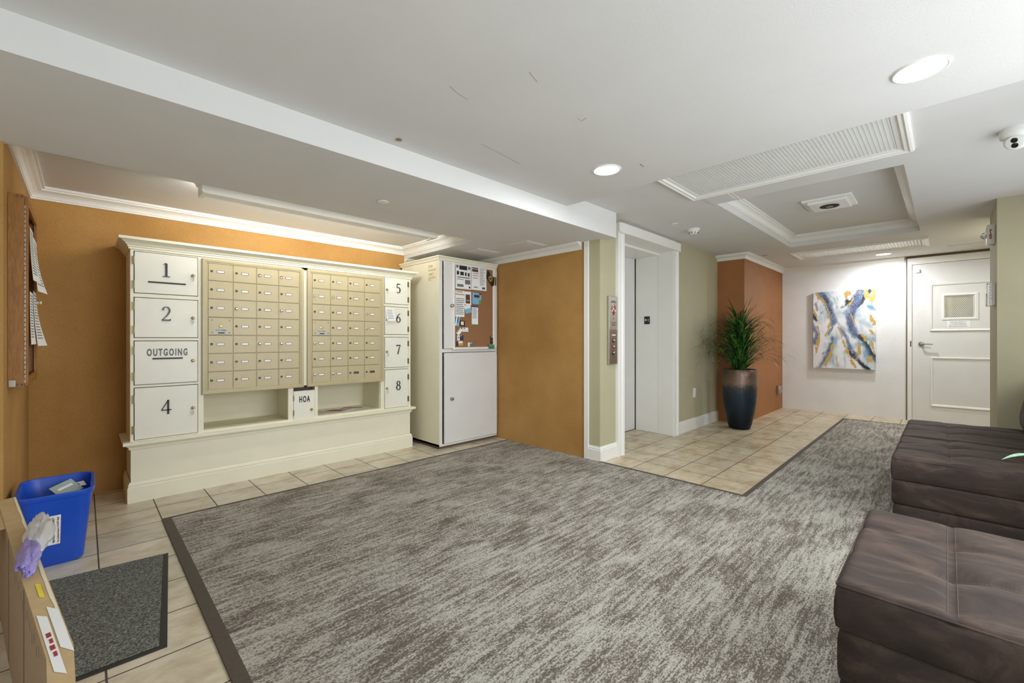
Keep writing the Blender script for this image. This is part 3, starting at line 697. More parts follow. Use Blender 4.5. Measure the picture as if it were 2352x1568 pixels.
pin('business_card', 2.812, 2.890, 1.252, 1.206, 'paper_white', 'white business card with dark stripe pinned at a steep slant', 'card', [(.1, .9, .05, .2, 'dark_blue')], 48)
pin('business_card', 2.890, 2.970, 1.272, 1.227, 'paper_white', 'level white business card touching the slanted one', 'card', [(.2, .5, .1, .3, 'ink_grey'), (.1, .8, .6, .65, 'ink_grey')], 1, PYC-.002)
pin('business_card', 2.822, 2.856, 1.187, 1.132, 'paper_white', 'upright white card left of the dark blue card', 'card', [(.3, .7, .3, .6, 'ink_grey')])
pin('business_card', 2.858, 2.906, 1.188, 1.134, 'dark_blue', 'dark blue card with small yellow mark on cork panel', 'card', [(.15, .5, .02, .18, 'yellow')], 0, PYC-.001)
pin('business_card', 2.808, 2.842, 1.122, 1.072, 'dark_blue', 'dark grey card at lower left corner of cork panel', 'card', (), 4)
pin('business_card', 2.836, 2.898, 1.126, 1.076, 'gold_print', 'white and gold card overlapping the dark grey card', 'card', [(0, .95, 0, .45, 'paper_white')], 4, PYC-.002)
pin('business_card', 2.967, 3.050, 1.112, 1.064, 'ink_grey', 'grey and yellow card at bottom centre of cork panel', 'card', [(0, .3, 0, .95, 'paper_white'), (.35, .7, .08, .3, 'yellow')], 2)
pin('business_card', 3.296, 3.346, 1.182, 1.096, 'ink_black', 'upright black card near lower right corner of cork panel', 'card', [(.2, .85, .35, .8, 'brown_print'), (.2, .8, .08, .16, 'paper_cream')])
pin('business_card', 3.258, 3.345, 1.086, 1.038, 'teal', 'teal and green card on the lower right of board frame', 'card', [(0, 1, 0, .5, 'green_print'), (.3, .6, .2, .3, 'yellow')], 0, PY-.041)
bm = newbm(); prism(bm, [(3.232, 1.845), (3.258, 1.925), (3.300, 1.868), (3.352, 1.858), (3.348, 1.765), (3.318, 1.750)], 'y', PYC-.004, PYC-.010)
bd = tag(obj('bandana', bm, 'ink_black'), 'black and yellow pennant of cloth pinned at cork panel top right', 'cloth')
bm = newbm()
for a in range(9):
    t_ = a*math.pi*2/9; cx_, cz_ = 3.292, 1.835; bm2 = prism(newbm(), [(cx_+.008*math.cos(t_), cz_+.008*math.sin(t_)), (cx_+.036*math.cos(t_+.1), cz_+.036*math.sin(t_+.1)), (cx_+.034*math.cos(t_-.16), cz_+.034*math.sin(t_-.16))], 'y', PYC-.0105, PYC-.012); bm = merge(bm, bm2)
obj('print', bm, 'yellow', bd)
tag(obj('push_pin', lathe(newbm(), (3.068, PYC+.001, 1.112), [(.004, 0), (.004, -.006), (.006, -.012), (.001, -.013)], 12, 'y'), 'chrome', None, True), 'lone silver push pin near bottom of cork panel', 'push pin')
tag(obj('foil_strip', boxes((3.357, 3.392, PY-.030, PY-.023, 1.765, 1.862), bev=.002), 'chrome'), 'shiny folded strip hanging beside the black and yellow cloth', 'strip')

# ------------------------------------------------------------------ oak notice case on left wall
nb = thing('notice_case', (-.24, 3.62, .91), 'narrow oak notice case with papers hung on left wall', 'notice board')
CX = -.214; a0, a1, c0, c1 = 3.31, 3.93, .905, 1.885
bm = newbm(); box(bm, -.269, CX, a0, a0+.02, c0, c1); box(bm, -.269, CX, a1-.02, a1, c0, c1); box(bm, -.269, CX-.0005, a0+.02, a1-.02, c1-.022, c1-.0005); box(bm, -.269, CX-.0005, a0+.02, a1-.02, c0+.0005, c0+.022)
obj('case_frame', bm, 'oak', nb)
bm = newbm()
for z_ in (c0+.006, c1-.018):
    for x_ in (-.243, -.226): box(bm, x_, x_+.008, a0-.0006, a0+.002, z_, z_+.012)
obj('dovetail', bm, 'brown_board', nb)
obj('back_panel', boxes((-.269, -.262, a0+.02, a1-.02, c0+.02, c1-.02)), 'cork', nb)
dbm = newbm()
for q in ((CX+.001, CX+.012, a0+.012, a0+.05, c0+.006, c1-.006), (CX+.001, CX+.012, a1-.045, a1-.004, c0+.006, c1-.006), (CX+.001, CX+.012, a0+.05, a1-.045, c0+.006, c0+.05), (CX+.001, CX+.012, a0+.05, a1-.045, c1-.05, c1-.006)): box(dbm, *q)
dd = obj('case_door', dbm, 'oak', nb)
obj('piano_hinge', boxes(*[(CX+.0005, CX+.004, a0+.002, a0+.010, c0+.02+i*.024, c0+.02+i*.024+.018) for i in range(38)]), 'brushed_steel', dd)
obj('knob', lathe(newbm(), (CX+.012, a1-.02, 1.37), [(.006, 0), (.005, .008), (.010, .014), (.008, .020)], 16, 'x'), 'plastic_white', dd, True)
obj('bracket', boxes((-.266, -.243, a0-.004, a0-.0005, c0+.004, c0+.036)), 'brushed_steel', nb)
for i, (ya, yb, za, zb, cu, lb) in enumerate([(3.40, 3.60, 1.74, 1.46, .03, 'white list curling out of oak case, upper left sheet'), (3.62, 3.84, 1.72, 1.42, .045, 'white sheet flaring furthest out of oak case top'),
                                     (3.40, 3.58, 1.40, 1.12, .012, 'closely printed sheet in the lower half of oak case'), (3.62, 3.82, 1.42, 1.11, .045, 'white sheet flaring out of oak case bottom')]):
    sheet('paper_sheet', [(-.202, ya, za), (-.202, yb, za), (-.202, yb+.01, zb), (-.202, ya, zb)], 'paper_white', lb, 'paper', 'papers in the oak notice case', cu, 8, lines(.06, .9, 16), facing=(1, 0, 0))

# ------------------------------------------------------------------ far door
FX = 8.3
dr_ = bpy.data.objects.new('door_1', None); C.objects.link(dr_); dr_.location = (FX, -.1, 0); W[dr_.name] = Vector((FX, -.1, 0)); dr_['kind'] = 'structure'
bm = newbm(); box(bm, FX-.012, FX+.06, .345, .392, 0, 2.195); box(bm, FX-.012, FX+.06, -.62, -.575, 0, 2.195); box(bm, FX-.012, FX+.06, -.62, .392, 2.195, 2.285)
obj('door_frame', bm, 'white_trim', dr_)
wy0, wy1, wz0, wz1 = -.25, .016, 1.44, 1.725
bm = newbm()
for q in ((wy1, .342, .01, 2.19), (-.572, wy0, .01, 2.19), (wy0, wy1, .01, wz0), (wy0, wy1, wz1, 2.19)): box(bm, FX+.004, FX+.05, q[0], q[1], q[2], q[3])
leaf = obj('door_leaf', bm, 'cool_white_paint', dr_)
MO = [(0, 0), (0, .012), (.006, .016), (.012, .012), (.018, .012), (.024, .006), (.028, 0)]
bm = frame_sweep(newbm(), 'x', FX+.004, -.535, .161, 1.258, 1.905, MO); obj('panel_moulding', bm, 'white_trim', leaf)
bm = frame_sweep(newbm(), 'x', FX+.004, -.535, .157, .224, .897, MO); obj('panel_moulding', bm, 'white_trim', leaf)
bm = frame_sweep(newbm(), 'x', FX+.004, -.292, .046, 1.408, 1.760, [(0, 0), (0, .008), (.022, .010), (.030, .002), (.032, -.01), (.032, 0)]); obj('window_frame', bm, 'white_trim', leaf)
obj('window_pane', boxes((FX+.03, FX+.036, wy0, wy1, wz0, wz1)), 'window_glass', leaf)
bm = newbm(); st = .018
h_ = wz1-wz0; w__ = wy1-wy0; i = -int(h_/st*2)
for s in range(-20, 34):
    ya = wy0+s*.019
    for sgn in (1, -1):
        # clipped diagonals
        pts = []
        for t_ in (0, 1):
            y_ = ya+t_*h_*.62*sgn if sgn > 0 else ya+(1-t_)*h_*.62
            pts.append((y_, wz0+t_*h_))
        (y1_, z1_), (y2_, z2_) = pts
        lo, hi = 0.0, 1.0; dy = y2_-y1_
        if abs(dy) > 1e-6:
            ta, tb = (wy0-y1_)/dy, (wy1-y1_)/dy; lo, hi = max(lo, min(ta, tb)), min(hi, max(ta, tb))
        if hi-lo > .02: tube(bm, [(FX+.026, y1_+dy*lo, z1_+(z2_-z1_)*lo), (FX+.026, y1_+dy*hi, z1_+(z2_-z1_)*hi)], .0015, 4)
obj('wire_mesh', bm, 'plastic_white', leaf)
bm = newbm(); lathe(bm, (FX+.004, .248, 1.08), [(.032, 0), (.030, -.008), (.012, -.012), (.011, -.05), (.008, -.056)], 24, 'x')
tube(bm, [(FX-.045, .248, 1.08), (FX-.05, .20, 1.079), (FX-.05, .13, 1.075)], .009, 10)
obj('lever_handle', bm, 'brushed_steel', leaf, True)
obj('strike', boxes((FX-.013, FX-.011, .350, .362, 1.04, 1.12)), 'dark_metal', dr_)
sn = tag(obj('door_sensor', boxes((FX-.022, FX+.003, .262, .312, 2.075, 2.125), bev=.008), 'plastic_white', None, True), 'small white rounded sensor at top corner of stair door', 'sensor')
st_ = tag(obj('stairs_sign', boxes((FX+.0015, FX+.0035, -.222, -.006, 1.30, 1.395)), 'paper_white'), 'clear taped Take the Stairs notice under stair door window', 'sign')
for s_, z_, m_ in (('Take the Stairs, it', 1.377, 'ink_grey'), ('is a Good Healthy', 1.350, 'ink_grey'), ('alternative Exercise!', 1.322, 'ink_grey')):
    b = text_bm(s_, .024, .001, .88); put(b, T((FX+.001, -.108, z_)) @ Matrix.Rotation(math.radians(-90), 4, 'Z')); obj('lettering', b, m_, st_)
# stair hall behind the small pane
struct('wall_stairwell', boxes((9.3, 9.4, -1.2, 1.2, 0, 2.6), (8.42, 9.4, -1.3, -1.2, 0, 2.6), (8.42, 9.4, 1.2, 1.3, 0, 2.6), (8.42, 9.4, -1.2, 1.2, 2.5, 2.6), (8.42, 9.4, -1.2, 1.2, -.1, 0), (8.9, 8.95, -.12, -.06, 0, 2.5), (8.9, 8.95, .1, .13, 0, 2.5)), 'lobby_beige_paint')
area('stairwell_lamp', (8.8, .3, 2.45), (0, 0, 0), .3, .3, 16)

# ------------------------------------------------------------------ painting
def paint_mesh():
    import array
    NX, NZ = 150, 230; ya, yb, za, zb = .733, 1.496, .694, 1.885; X = 8.247
    bm = newbm(); lay = bm.verts.layers.float_color.new('paint')
    blue, deep, dark, gold, sky, whi, mist = [Vector(lin(c)[:3]) for c in ('#4A5F8E', '#2C3A5C', '#16181F', '#B8904A', '#6F9AB8', '#ECEEF1', '#B4C6D2')]
    S = [  # (pts (u right, v down), width, colour, soft)
     ([(.12, .0), (.24, .14), (.31, .28), (.33, .38)], .075, blue, .035), ([(.33, .38), (.31, .48), (.27, .56)], .028, blue, .03), ([(.22, .08), (.32, .27)], .03, deep, .02),
     ([(.95, -.02), (.80, .14), (.68, .24), (.62, .36), (.60, .44), (.70, .56), (.84, .64), (.92, .76), (1.02, .90)], .035, dark, .012),
     ([(.80, -.02), (.72, .12), (.66, .24), (.62, .36), (.60, .44), (.68, .54)], .085, blue, .04),
     ([(.46, .20), (.56, .17), (.64, .12)], .03, dark, .02),
     ([(.38, .39), (.48, .46), (.60, .54), (.74, .62), (.86, .72), (.98, .88)], .034, sky, .05),
     ([(.46, .48), (.56, .62), (.64, .76), (.74, .88), (.90, 1.0)], .045, blue, .04), ([(.62, .80), (.78, .93), (.92, 1.0)], .035, dark, .02),
     ([(.33, .64), (.30, .74), (.22, .86), (.08, .98)], .050, deep, .045), ([(.32, .62), (.26, .80), (.14, .97)], .03, blue, .04),
     ([(.0, .30), (.05, .36)], .035, dark, .015), ([(.0, .46), (.06, .54), (.04, .66)], .06, blue, .04), ([(.02, .14), (.06, .22)], .04, blue, .03),
     ([(.52, .80), (.52, .98)], .03, mist, .04), ([(.78, .40), (.90, .46)], .05, mist, .05), ([(.26, .02), (.34, .10), (.40, .22)], .03, mist, .03),
     ([(.90, .22), (1.0, .26)], .05, sky, .06), ([(.36, .0), (.40, .12), (.37, .24)], .012, sky, .02)]
    Gd = [([(.03, .02), (.08, .07)], .06), ([(.15, .10), (.22, .20), (.27, .30), (.285, .40), (.24, .52), (.20, .58)], .022), ([(.02, .10), (.06, .22)], .018), ([(.0, .22), (.07, .32), (.09, .40)], .014),
          ([(.07, .46), (.10, .56), (.09, .68), (.04, .80)], .028), ([(.33, .72), (.30, .86), (.20, .97)], .035), ([(.42, .46), (.47, .57), (.53, .70), (.60, .84), (.70, .97)], .020),
          ([(.55, .02), (.60, .05)], .035), ([(.66, .12), (.60, .20)], .020), ([(.62, .30), (.68, .42)], .016), ([(.85, .03), (.92, .12), (.98, .04)], .055), ([(.93, .32), (.98, .40)], .03), ([(.93, .50), (1.0, .60)], .02),
          ([(.80, .58), (.86, .63)], .022), ([(.75, .70), (.76, .78)], .03), ([(.71, .84), (.73, .92)], .028), ([(.95, .66), (.98, .80)], .018), ([(.93, .88), (.98, .92)], .035), ([(.39, .86), (.42, 1.0)], .014)]
    def seg(p, a, b):
        ax, ay = a; bx, by = b; dx, dy = bx-ax, (by-ay); t = max(0, min(1, ((p[0]-ax)*dx+(p[1]-ay)*dy)/(dx*dx+dy*dy+1e-9)))
        return math.hypot(p[0]-ax-t*dx, p[1]-ay-t*dy)
    g = []
    for j in range(NZ+1):
        row = []
        for i in range(NX+1):
            u, v = i/NX, j/NZ
            n1 = noise.fractal(Vector((u*5, v*6, 1.3)), 1, 2, 5); n2 = noise.fractal(Vector((u*13, v*13, 7.7)), 1, 2, 4); n3 = noise.noise(Vector((u*110, v*150, 3)))
            p = (u+n1*.03+n2*.014, v+n2*.025)
            c = whi.lerp(mist, max(0, min(1, .25+n1*1.3+.5*noise.fractal(Vector((u*9+v*3, v*2.5-u*2, 5)), 1, 2, 4))))
            if n1+n2*.6 > .52: c = c.lerp(sky, .5)
            for pts, wd, col, soft in S:
                d = min(seg(p, a, b) for a, b in zip(pts, pts[1:])); k = max(0, min(1, (wd-d+n2*.02)/soft))
                if k > 0:
                    cc = col.lerp(whi, .55) if (n3 > .22 and col in (blue, deep)) else (col.lerp(dark, .55) if n3 < -.25 and col in (blue, deep) else col)
                    c = c.lerp(cc, k*.92)
            pg = (u+n2*.02+n3*.006, v+n1*.02+n3*.006)
            for pts, wd in Gd:
                d = min(seg(pg, a, b) for a, b in zip(pts, pts[1:]))
                if d < wd*(.62+n2*1.3): c = gold.lerp(Vector(lin('#E6C67A')[:3]), max(0, min(1, .4+n3*1.5)))
            vtx = bm.verts.new((X, yb-(yb-ya)*u, zb-(zb-za)*v)); vtx[lay] = (c.x, c.y, c.z, 1); row.append(vtx)
        g.append(row)
    for j in range(NZ):
        for i in range(NX): bm.faces.new((g[j][i], g[j][i+1], g[j+1][i+1], g[j+1][i]))
    # wrap the sides back to the stretcher
    for line in ([r[0] for r in g], [r[-1] for r in g], g[0], g[-1]):
        back = [bm.verts.new((8.285, v.co.y, v.co.z)) for v in line]
        for v, b in zip(line, back): b[lay] = v[lay]
        for a in range(len(line)-1): bm.faces.new((line[a], line[a+1], back[a+1], back[a]))
    return bm
pt = thing('canvas_painting', (8.27, 1.115, .69), 'abstract blue, white and gold canvas on the white wall', 'painting')
obj('canvas', paint_mesh(), 'canvas', pt)
obj('stretcher', boxes((8.279, 8.299, .745, 1.484, .70, 1.875)), 'cardboard', pt)

# ------------------------------------------------------------------ planter
pl_ = thing('potted_grass', (6.0, 1.88, 0), 'tall artificial grass plant in a bronze and slate glazed pot', 'potted plant')
PC = (6.0, 1.88, 0)
prof = [(.110, 0), (.122, .006), (.140, .06), (.165, .18), (.188, .32), (.201, .46), (.206, .58), (.204, .68), (.198, .755), (.193, .762), (.186, .758), (.184, .70), (.184, .68)]
bm = lathe(newbm(), PC, prof, 48, 'z', False); bm.faces.new([v for v in bm.verts if abs(v.co.z) < 1e-6])
obj('pot', bm, 'pot_glaze', pl_, True)
obj('soil', lathe(newbm(), (PC[0], PC[1], .68), [(.183, 0), (.183, .01)], 32), 'soil', pl_)
bm = newbm(); rg = random.Random(5)
def blade(bm, base, az, length, lift, droop, wd):
    d = Vector((math.cos(az), math.sin(az), 0)); side = Vector((-d.y, d.x, 0)); n = 11; L0 = []; R0 = []
    p = Vector(base); ang = lift
    for i in range(n+1):
        t = i/n; ww = wd*(1-t)**.45*(.5+min(1, t*4)*.5)+.0005
        nrm = Vector((d.x*-math.sin(ang), d.y*-math.sin(ang), math.cos(ang)))
        L0.append(bm.verts.new(p+side*ww+nrm*ww*.3)); R0.append(bm.verts.new(p-side*ww+nrm*ww*.3))
        st_ = length/n; p = p+(d*math.cos(ang)+Vector((0, 0, 1))*math.sin(ang))*st_; ang -= droop/n*(.35+1.3*t)
    for i in range(n): bm.faces.new((L0[i], L0[i+1], R0[i+1], R0[i]))
for tier, cnt, z_, spread, ln in ((0, 170, .76, .075, (.56, .80)), (1, 150, .95, .05, (.48, .70)), (2, 100, 1.16, .035, (.38, .62))):
    for i in range(cnt):
        a = rg.uniform(0, 2*math.pi); r = spread*math.sqrt(rg.random()); base = (PC[0]+r*math.cos(a), PC[1]+r*math.sin(a), z_+rg.uniform(-.06, .12))
        up = rg.random()
        a2 = a+rg.uniform(-.5, .5)
        ln_ = rg.uniform(*ln)*(1 if up < .7 else .85)
        # keep the fronds clear of the two walls behind the pot
        dx_, dy_ = math.cos(a2), math.sin(a2)
        reach = 9.0
        if dy_ > .02: reach = .36/dy_
        if dx_ > .02 and dy_ > .02: reach = min(reach, max(.34/dx_, .04/dy_))
        steep = rg.uniform(1.25, 1.5) if reach < .36 else (rg.uniform(1.1, 1.45) if up > .72 else rg.uniform(.55, 1.15))
        droop = rg.uniform(.2, .6) if reach < .36 else (rg.uniform(1.2, 2.1) if up < .72 else rg.uniform(.5, 1.2))
        blade(bm, base, a2, ln_*(.8 if reach < .36 else 1), steep, droop, rg.uniform(.0055, .009))
for i in range(26):
    a = rg.uniform(0, 6.28); r = .03*rg.random(); tube(bm, [(PC[0]+r*math.cos(a), PC[1]+r*math.sin(a), .68), (PC[0]+r*1.6*math.cos(a), PC[1]+r*1.6*math.sin(a), 1.25)], .006, 5, .003)
for v in bm.verts:   # bend tips away from the walls
    if v.co.x > 6.34 and v.co.y > 1.90: v.co.y = 1.90-(v.co.y-1.90)*.05
    if v.co.y > 2.26: v.co.y = 2.26
    if v.co.x <= 6.345 and v.co.x > 6.30 and v.co.y > 1.93: v.co.x = 6.30
obj('grass_foliage', bm, 'grass', pl_)

# outlets
def outlet(name, plane, c, label):
    t = thing(name, c, label, 'outlet')
    x, y, z = c; b = newbm(); box(b, x-.037, x+.037, y-.007, y, z, z+.118, bev=.002); obj('cover_plate', b, 'plastic_white', t)
    for dz in (.036, .082): obj('socket', boxes((x-.016, x+.016, y-.009, y-.006, z+dz-.014, z+dz+.014), bev=.002), 'plastic_white', t)
    return t
outlet('wall_outlet', 'y', (5.57, 2.285, .40), 'white power outlet low on beige wall left of the planter')
t = thing('junction_box_outlet', (7.98, 1.935, .27), 'grey metal surface outlet box on terracotta wall right of planter', 'outlet')
obj('box', boxes((7.92, 8.04, 1.885, 1.935, .275, .395), bev=.006), 'brushed_steel', t, True)
obj('cover_plate', boxes((7.925, 8.035, 1.880, 1.886, .28, .39), bev=.003), 'brushed_steel', t)

# ------------------------------------------------------------------ ceiling fixtures
# scuffs on the lobby ceiling
def scuff(pts, r_): return tube(newbm(), [(x_, y_, MZ-.0003) for x_, y_ in pts], r_, 5)
ceil_ = bpy.data.objects['ceiling']
for pts, r_ in (([(1.700, 1.262), (1.735, 1.262), (1.728, 1.230)], .0009), ([(2.412, 1.316), (2.440, 1.330), (2.436, 1.318), (2.478, 1.330)], .0013), ([(1.10, 1.48), (1.15, 1.50), (1.22, 1.51)], .0007), ([(1.27, 1.18), (1.34, 1.20)], .0008), ([(1.55, 1.80), (1.70, 1.815), (1.9, 1.84)], .0006)):
    obj('scuff_mark', scuff(pts, r_), 'hinge_metal', ceil_)
def downlight(x, y, z, label, power, r=.088):
    t = thing('recessed_light', (x, y, z-.012), label, 'ceiling light', 'round recessed ceiling lights')
    obj('trim_ring', lathe(newbm(), (x, y, z), [(r*.88, -.001), (r*.88, -.005), (r*.93, -.007), (r, -.004), (r*1.03, -.0005)], 48, 'z', False), 'plastic_white', t, True)
    obj('lens', lathe(newbm(), (x, y, z), [(r*.88, -.002), (r*.88, -.0045)], 48), 'lamp_lens', t)
    l = area('recessed_lamp', (x, y, z-.014), (0, 0, 0), r*1.6, r*1.6, power, (.94, .97, 1), 'DISK'); return t
downlight(2.35, 1.516, MZ, 'round recessed light in lobby ceiling nearest the mailboxes', 15)
downlight(2.36, .074, MZ, 'large round recessed light at upper right of lobby ceiling', 15)
downlight(7.79, .61, HZ, 'round recessed light near the far stair door', 20)

# light cove over the mailboxes
lc = thing('cove_light', (1.44, 3.42, 2.085), 'long white valance light hanging in recess above mail cabinet', 'ceiling light')
bm = newbm(); vx0, vx1 = .545, 2.335
box(bm, vx0, vx1, 3.345, 3.357, 2.092, 2.165); box(bm, vx0-.004, vx1+.004, 3.340, 3.395, 2.085, 2.093); box(bm, vx0, vx1, 3.475, 3.487, 2.092, 2.125)
box(bm, vx0-.004, vx0+.02, 3.395, 3.495, 2.085, 2.093); box(bm, vx1-.02, vx1+.004, 3.395, 3.495, 2.085, 2.093); box(bm, vx0+.02, vx1-.02, 3.395, 3.48, 2.096, 2.104)
obj('valance', bm, 'white_trim', lc)
for q in (vx0-.008, vx1):
    bm = newbm(); box(bm, q, q+.008, 3.345, 3.487, 2.093, 2.15)
    for k_, zz in enumerate((2.150, 2.160, 2.172, 2.184)): box(bm, q-.004*(k_+1) if q < 1 else q, q+.008 if q < 1 else q+.008+.004*(k_+1), 3.345+.0*k_, 3.50+.01*k_, zz, zz+.013)
    obj('end_cap', bm, 'white_trim', lc)
obj('tube', lathe(newbm(), (vx0+.05, 3.43, 2.135), [(.013, 0), (.013, vx1-vx0-.10)], 16, 'x'), 'tube_glow', lc)
area('cove_lamp_up', (1.44, 3.455, 2.150), (math.radians(122), 0, 0), 1.7, .03, 11, (1, .98, .95))
area('cove_lamp_down', (1.44, 3.50, 2.15), (math.radians(52), 0, 0), 1.7, .04, 5, (1, .97, .92))

def sprinkler(x, y, z, label, r=.03, m='plastic_white'):
    return tag(obj('sprinkler_cap', lathe(newbm(), (x, y, z), [(r*.9, -.001), (r, -.003), (r*.98, -.006), (r*.3, -.009)], 28), m, None, True), label, 'sprinkler')
sprinkler(1.445, 2.698, SZ, 'flat white disc cap in soffit before the mail cabinet', .038)
sprinkler(1.20, 2.07, MZ, 'small grey stained disc on ceiling beside the beam', .016, 'hinge_metal')
sprinkler(4.23, 1.935, HZ, 'small white disc cap beside the smoke detector', .035)
sprinkler(6.74, 1.78, HZ, 'small disc cap above the grass planter', .035, 'brushed_steel')
sd = thing('smoke_detector', (4.596, 1.892, 2.255), 'white round smoke detector on hall ceiling by elevator', 'smoke detector')
obj('base', lathe(newbm(), (4.596, 1.892, HZ), [(.062, 0), (.064, -.008), (.055, -.018), (.044, -.032)], 40), 'plastic_white', sd, True)
obj('sensor_head', lathe(newbm(), (4.596, 1.892, HZ), [(.043, -.030), (.040, -.046), (.034, -.052), (.010, -.053)], 40), 'plastic_white', sd, True)
obj('vent_slots', boxes(*[(4.596+.0405*math.cos(a)-.006, 4.596+.0405*math.cos(a)+.006, 1.892+.0405*math.sin(a)-.006, 1.892+.0405*math.sin(a)+.006, HZ-.045, HZ-.039) for a in [i*math.pi/4 for i in range(8)]]), 'dark_gap', sd)

GF = [(0, 0), (0, -.012), (.008, -.022), (.020, -.026), (.030, -.020), (.044, -.020), (.052, -.010), (.075, -.008), (.078, 0)]
def ring_frame(x0, x1, y0, y1, z, prof):
    return sweep(newbm(), [(x0, y0), (x1, y0), (x1, y1), (x0, y1)], prof, z, 1, True)
g1 = thing('ceiling_light_panel', (3.2, .81, HZ-.03), 'large framed eggcrate light panel nearest the lobby ceiling edge', 'ceiling light', 'framed ceiling panels')
obj('frame', ring_frame(2.80, 3.60, .135, 1.49, HZ, GF), 'white_trim', g1)
bm = newbm(); y_ = G1[2]
while y_ < G1[3]: box(bm, G1[0], G1[1], y_-.0014, y_+.0014, HZ-.006, HZ+.006); y_ += .0205
x_ = G1[0]
while x_ < G1[1]: box(bm, x_-.0011, x_+.0011, G1[2], G1[3], HZ-.006, HZ+.006); x_ += .0085
obj('eggcrate_grid', bm, 'plastic_white', g1)
bm = newbm(); box(bm, G1[0]-.02, G1[1]+.02, G1[2]-.02, G1[3]+.02, HZ+.10, HZ+.11)
for q in ((G1[0]-.02, G1[0], G1[2]-.02, G1[3]+.02), (G1[1], G1[1]+.02, G1[2]-.02, G1[3]+.02), (G1[0], G1[1], G1[2]-.02, G1[2]), (G1[0], G1[1], G1[3], G1[3]+.02)): box(bm, *q, HZ+.035, HZ+.10)
obj('housing', bm, 'plastic_white', g1)
g2 = thing('ceiling_light_panel', (7.1, .82, HZ-.03), 'narrow framed slatted light panel near the painting wall', 'ceiling light', 'framed ceiling panels')
obj('frame', ring_frame(6.82, 7.41, .145, 1.50, HZ, [(a*.8, b*.9) for a, b in GF]), 'white_trim', g2)
bm = newbm(); y_ = G2[2]
while y_ < G2[3]: box(bm, G2[0], G2[1], y_-.006, y_+.006, HZ-.004, HZ+.004); y_ += .030
for x_ in (6.96, 7.04, 7.12, 7.20, 7.28): box(bm, x_-.002, x_+.002, G2[2], G2[3], HZ-.003, HZ+.005)
obj('slat_grid', bm, 'plastic_white', g2)
bm = newbm(); box(bm, G2[0]-.02, G2[1]+.02, G2[2]-.02, G2[3]+.02, HZ+.08, HZ+.09)
for q in ((G2[0]-.02, G2[0], G2[2]-.02, G2[3]+.02), (G2[1], G2[1]+.02, G2[2]-.02, G2[3]+.02), (G2[0], G2[1], G2[2]-.02, G2[2]), (G2[0], G2[1], G2[3], G2[3]+.02)): box(bm, *q, HZ+.035, HZ+.08)
obj('housing', bm, 'plastic_white', g2)
area('panel_lamp_near', (3.2, .81, HZ+.085), (0, 0, 0), .5, 1.1, .35, (1, .98, .94))
area('panel_lamp_far', (7.1, .82, HZ+.07), (0, 0, 0), .4, 1.1, 1.0, (1, .98, .94))
df = thing('ceiling_medallion_vent', (5.0, .77, RZ-.05), 'stepped square ceiling fitting with round hole in tray recess', 'vent')
bm = newbm(); box(bm, 4.80, 5.22, .59, .97, RZ-.022, RZ, bev=.008); box(bm, 4.845, 5.175, .63, .93, RZ-.044, RZ-.020, bev=.008)
obj('stepped_base', bm, 'white_trim', df)
obj('hole', lathe(newbm(), (5.01, .78, RZ-.048), [(.075, 0), (.075, .006)], 32), 'dark_gap', df)
obj('socket', lathe(newbm(), (5.01, .78, RZ-.052), [(.016, 0), (.030, .003), (.030, .006)], 20), 'hinge_metal', df, True)
def hatch(x0, x1, y0, y1, z, label):
    t = tag(obj('access_panel', boxes((x0, x1, y0, y1, z-.004, z), bev=.001), 'ceiling_paint'), label, 'access panel', 'painted ceiling access panels')
    obj('inset_door', boxes((x0+.025, x1-.025, y0+.025, y1-.025, z-.007, z-.003), bev=.001), 'ceiling_paint', t); return t
hatch(3.61, 3.86, 1.205, 1.437, HZ, 'painted access panel between eggcrate panel and tray recess')
hatch(2.98, 3.28, 2.80, 3.10, SZ, 'painted access panel in soffit before the alcove wall')
hatch(2.88, 3.20, 3.40, 3.66, SZ, 'painted access panel in soffit over the package cabinet')
hatch(7.66, 7.92, -.32, 0.0, HZ, 'painted access panel above the stair door')

# security camera
CAM = Vector((3.68, -.275, HZ))
sc_ = thing('security_camera', CAM, 'white turret security camera with two dark lenses on ceiling', 'camera')
obj('mount', lathe(newbm(), CAM, [(.068, 0), (.068, -.020), (.064, -.040), (.054, -.050), (.030, -.052)], 40), 'plastic_white', sc_, True)
bm = newbm(); bmesh.ops.create_uvsphere(bm, u_segments=32, v_segments=20, radius=.050); put(bm, T(CAM+Vector((0, 0, -.062)))); hd_ = obj('camera_ball', bm, 'plastic_white', sc_, 'all')
vd = Vector((-.86, .22, -.46)).normalized(); q_ = vd.to_track_quat('Z', 'Y').to_matrix().to_4x4()
b = lathe(newbm(), (0, 0, 0), [(.036, .030), (.036, .048), (.033, .050)], 32); obj('face', put(b, T(CAM+Vector((0, 0, -.062))) @ q_), 'plastic_white', hd_, True)
for dx_, dy_ in ((.0, .013), (.0, -.015)):
    b = lathe(newbm(), (dx_, dy_, 0), [(.0135, .049), (.0135, .0515), (.009, .053)], 24); obj('lens', put(b, T(CAM+Vector((0, 0, -.062))) @ q_), 'smoked_black', hd_, True)

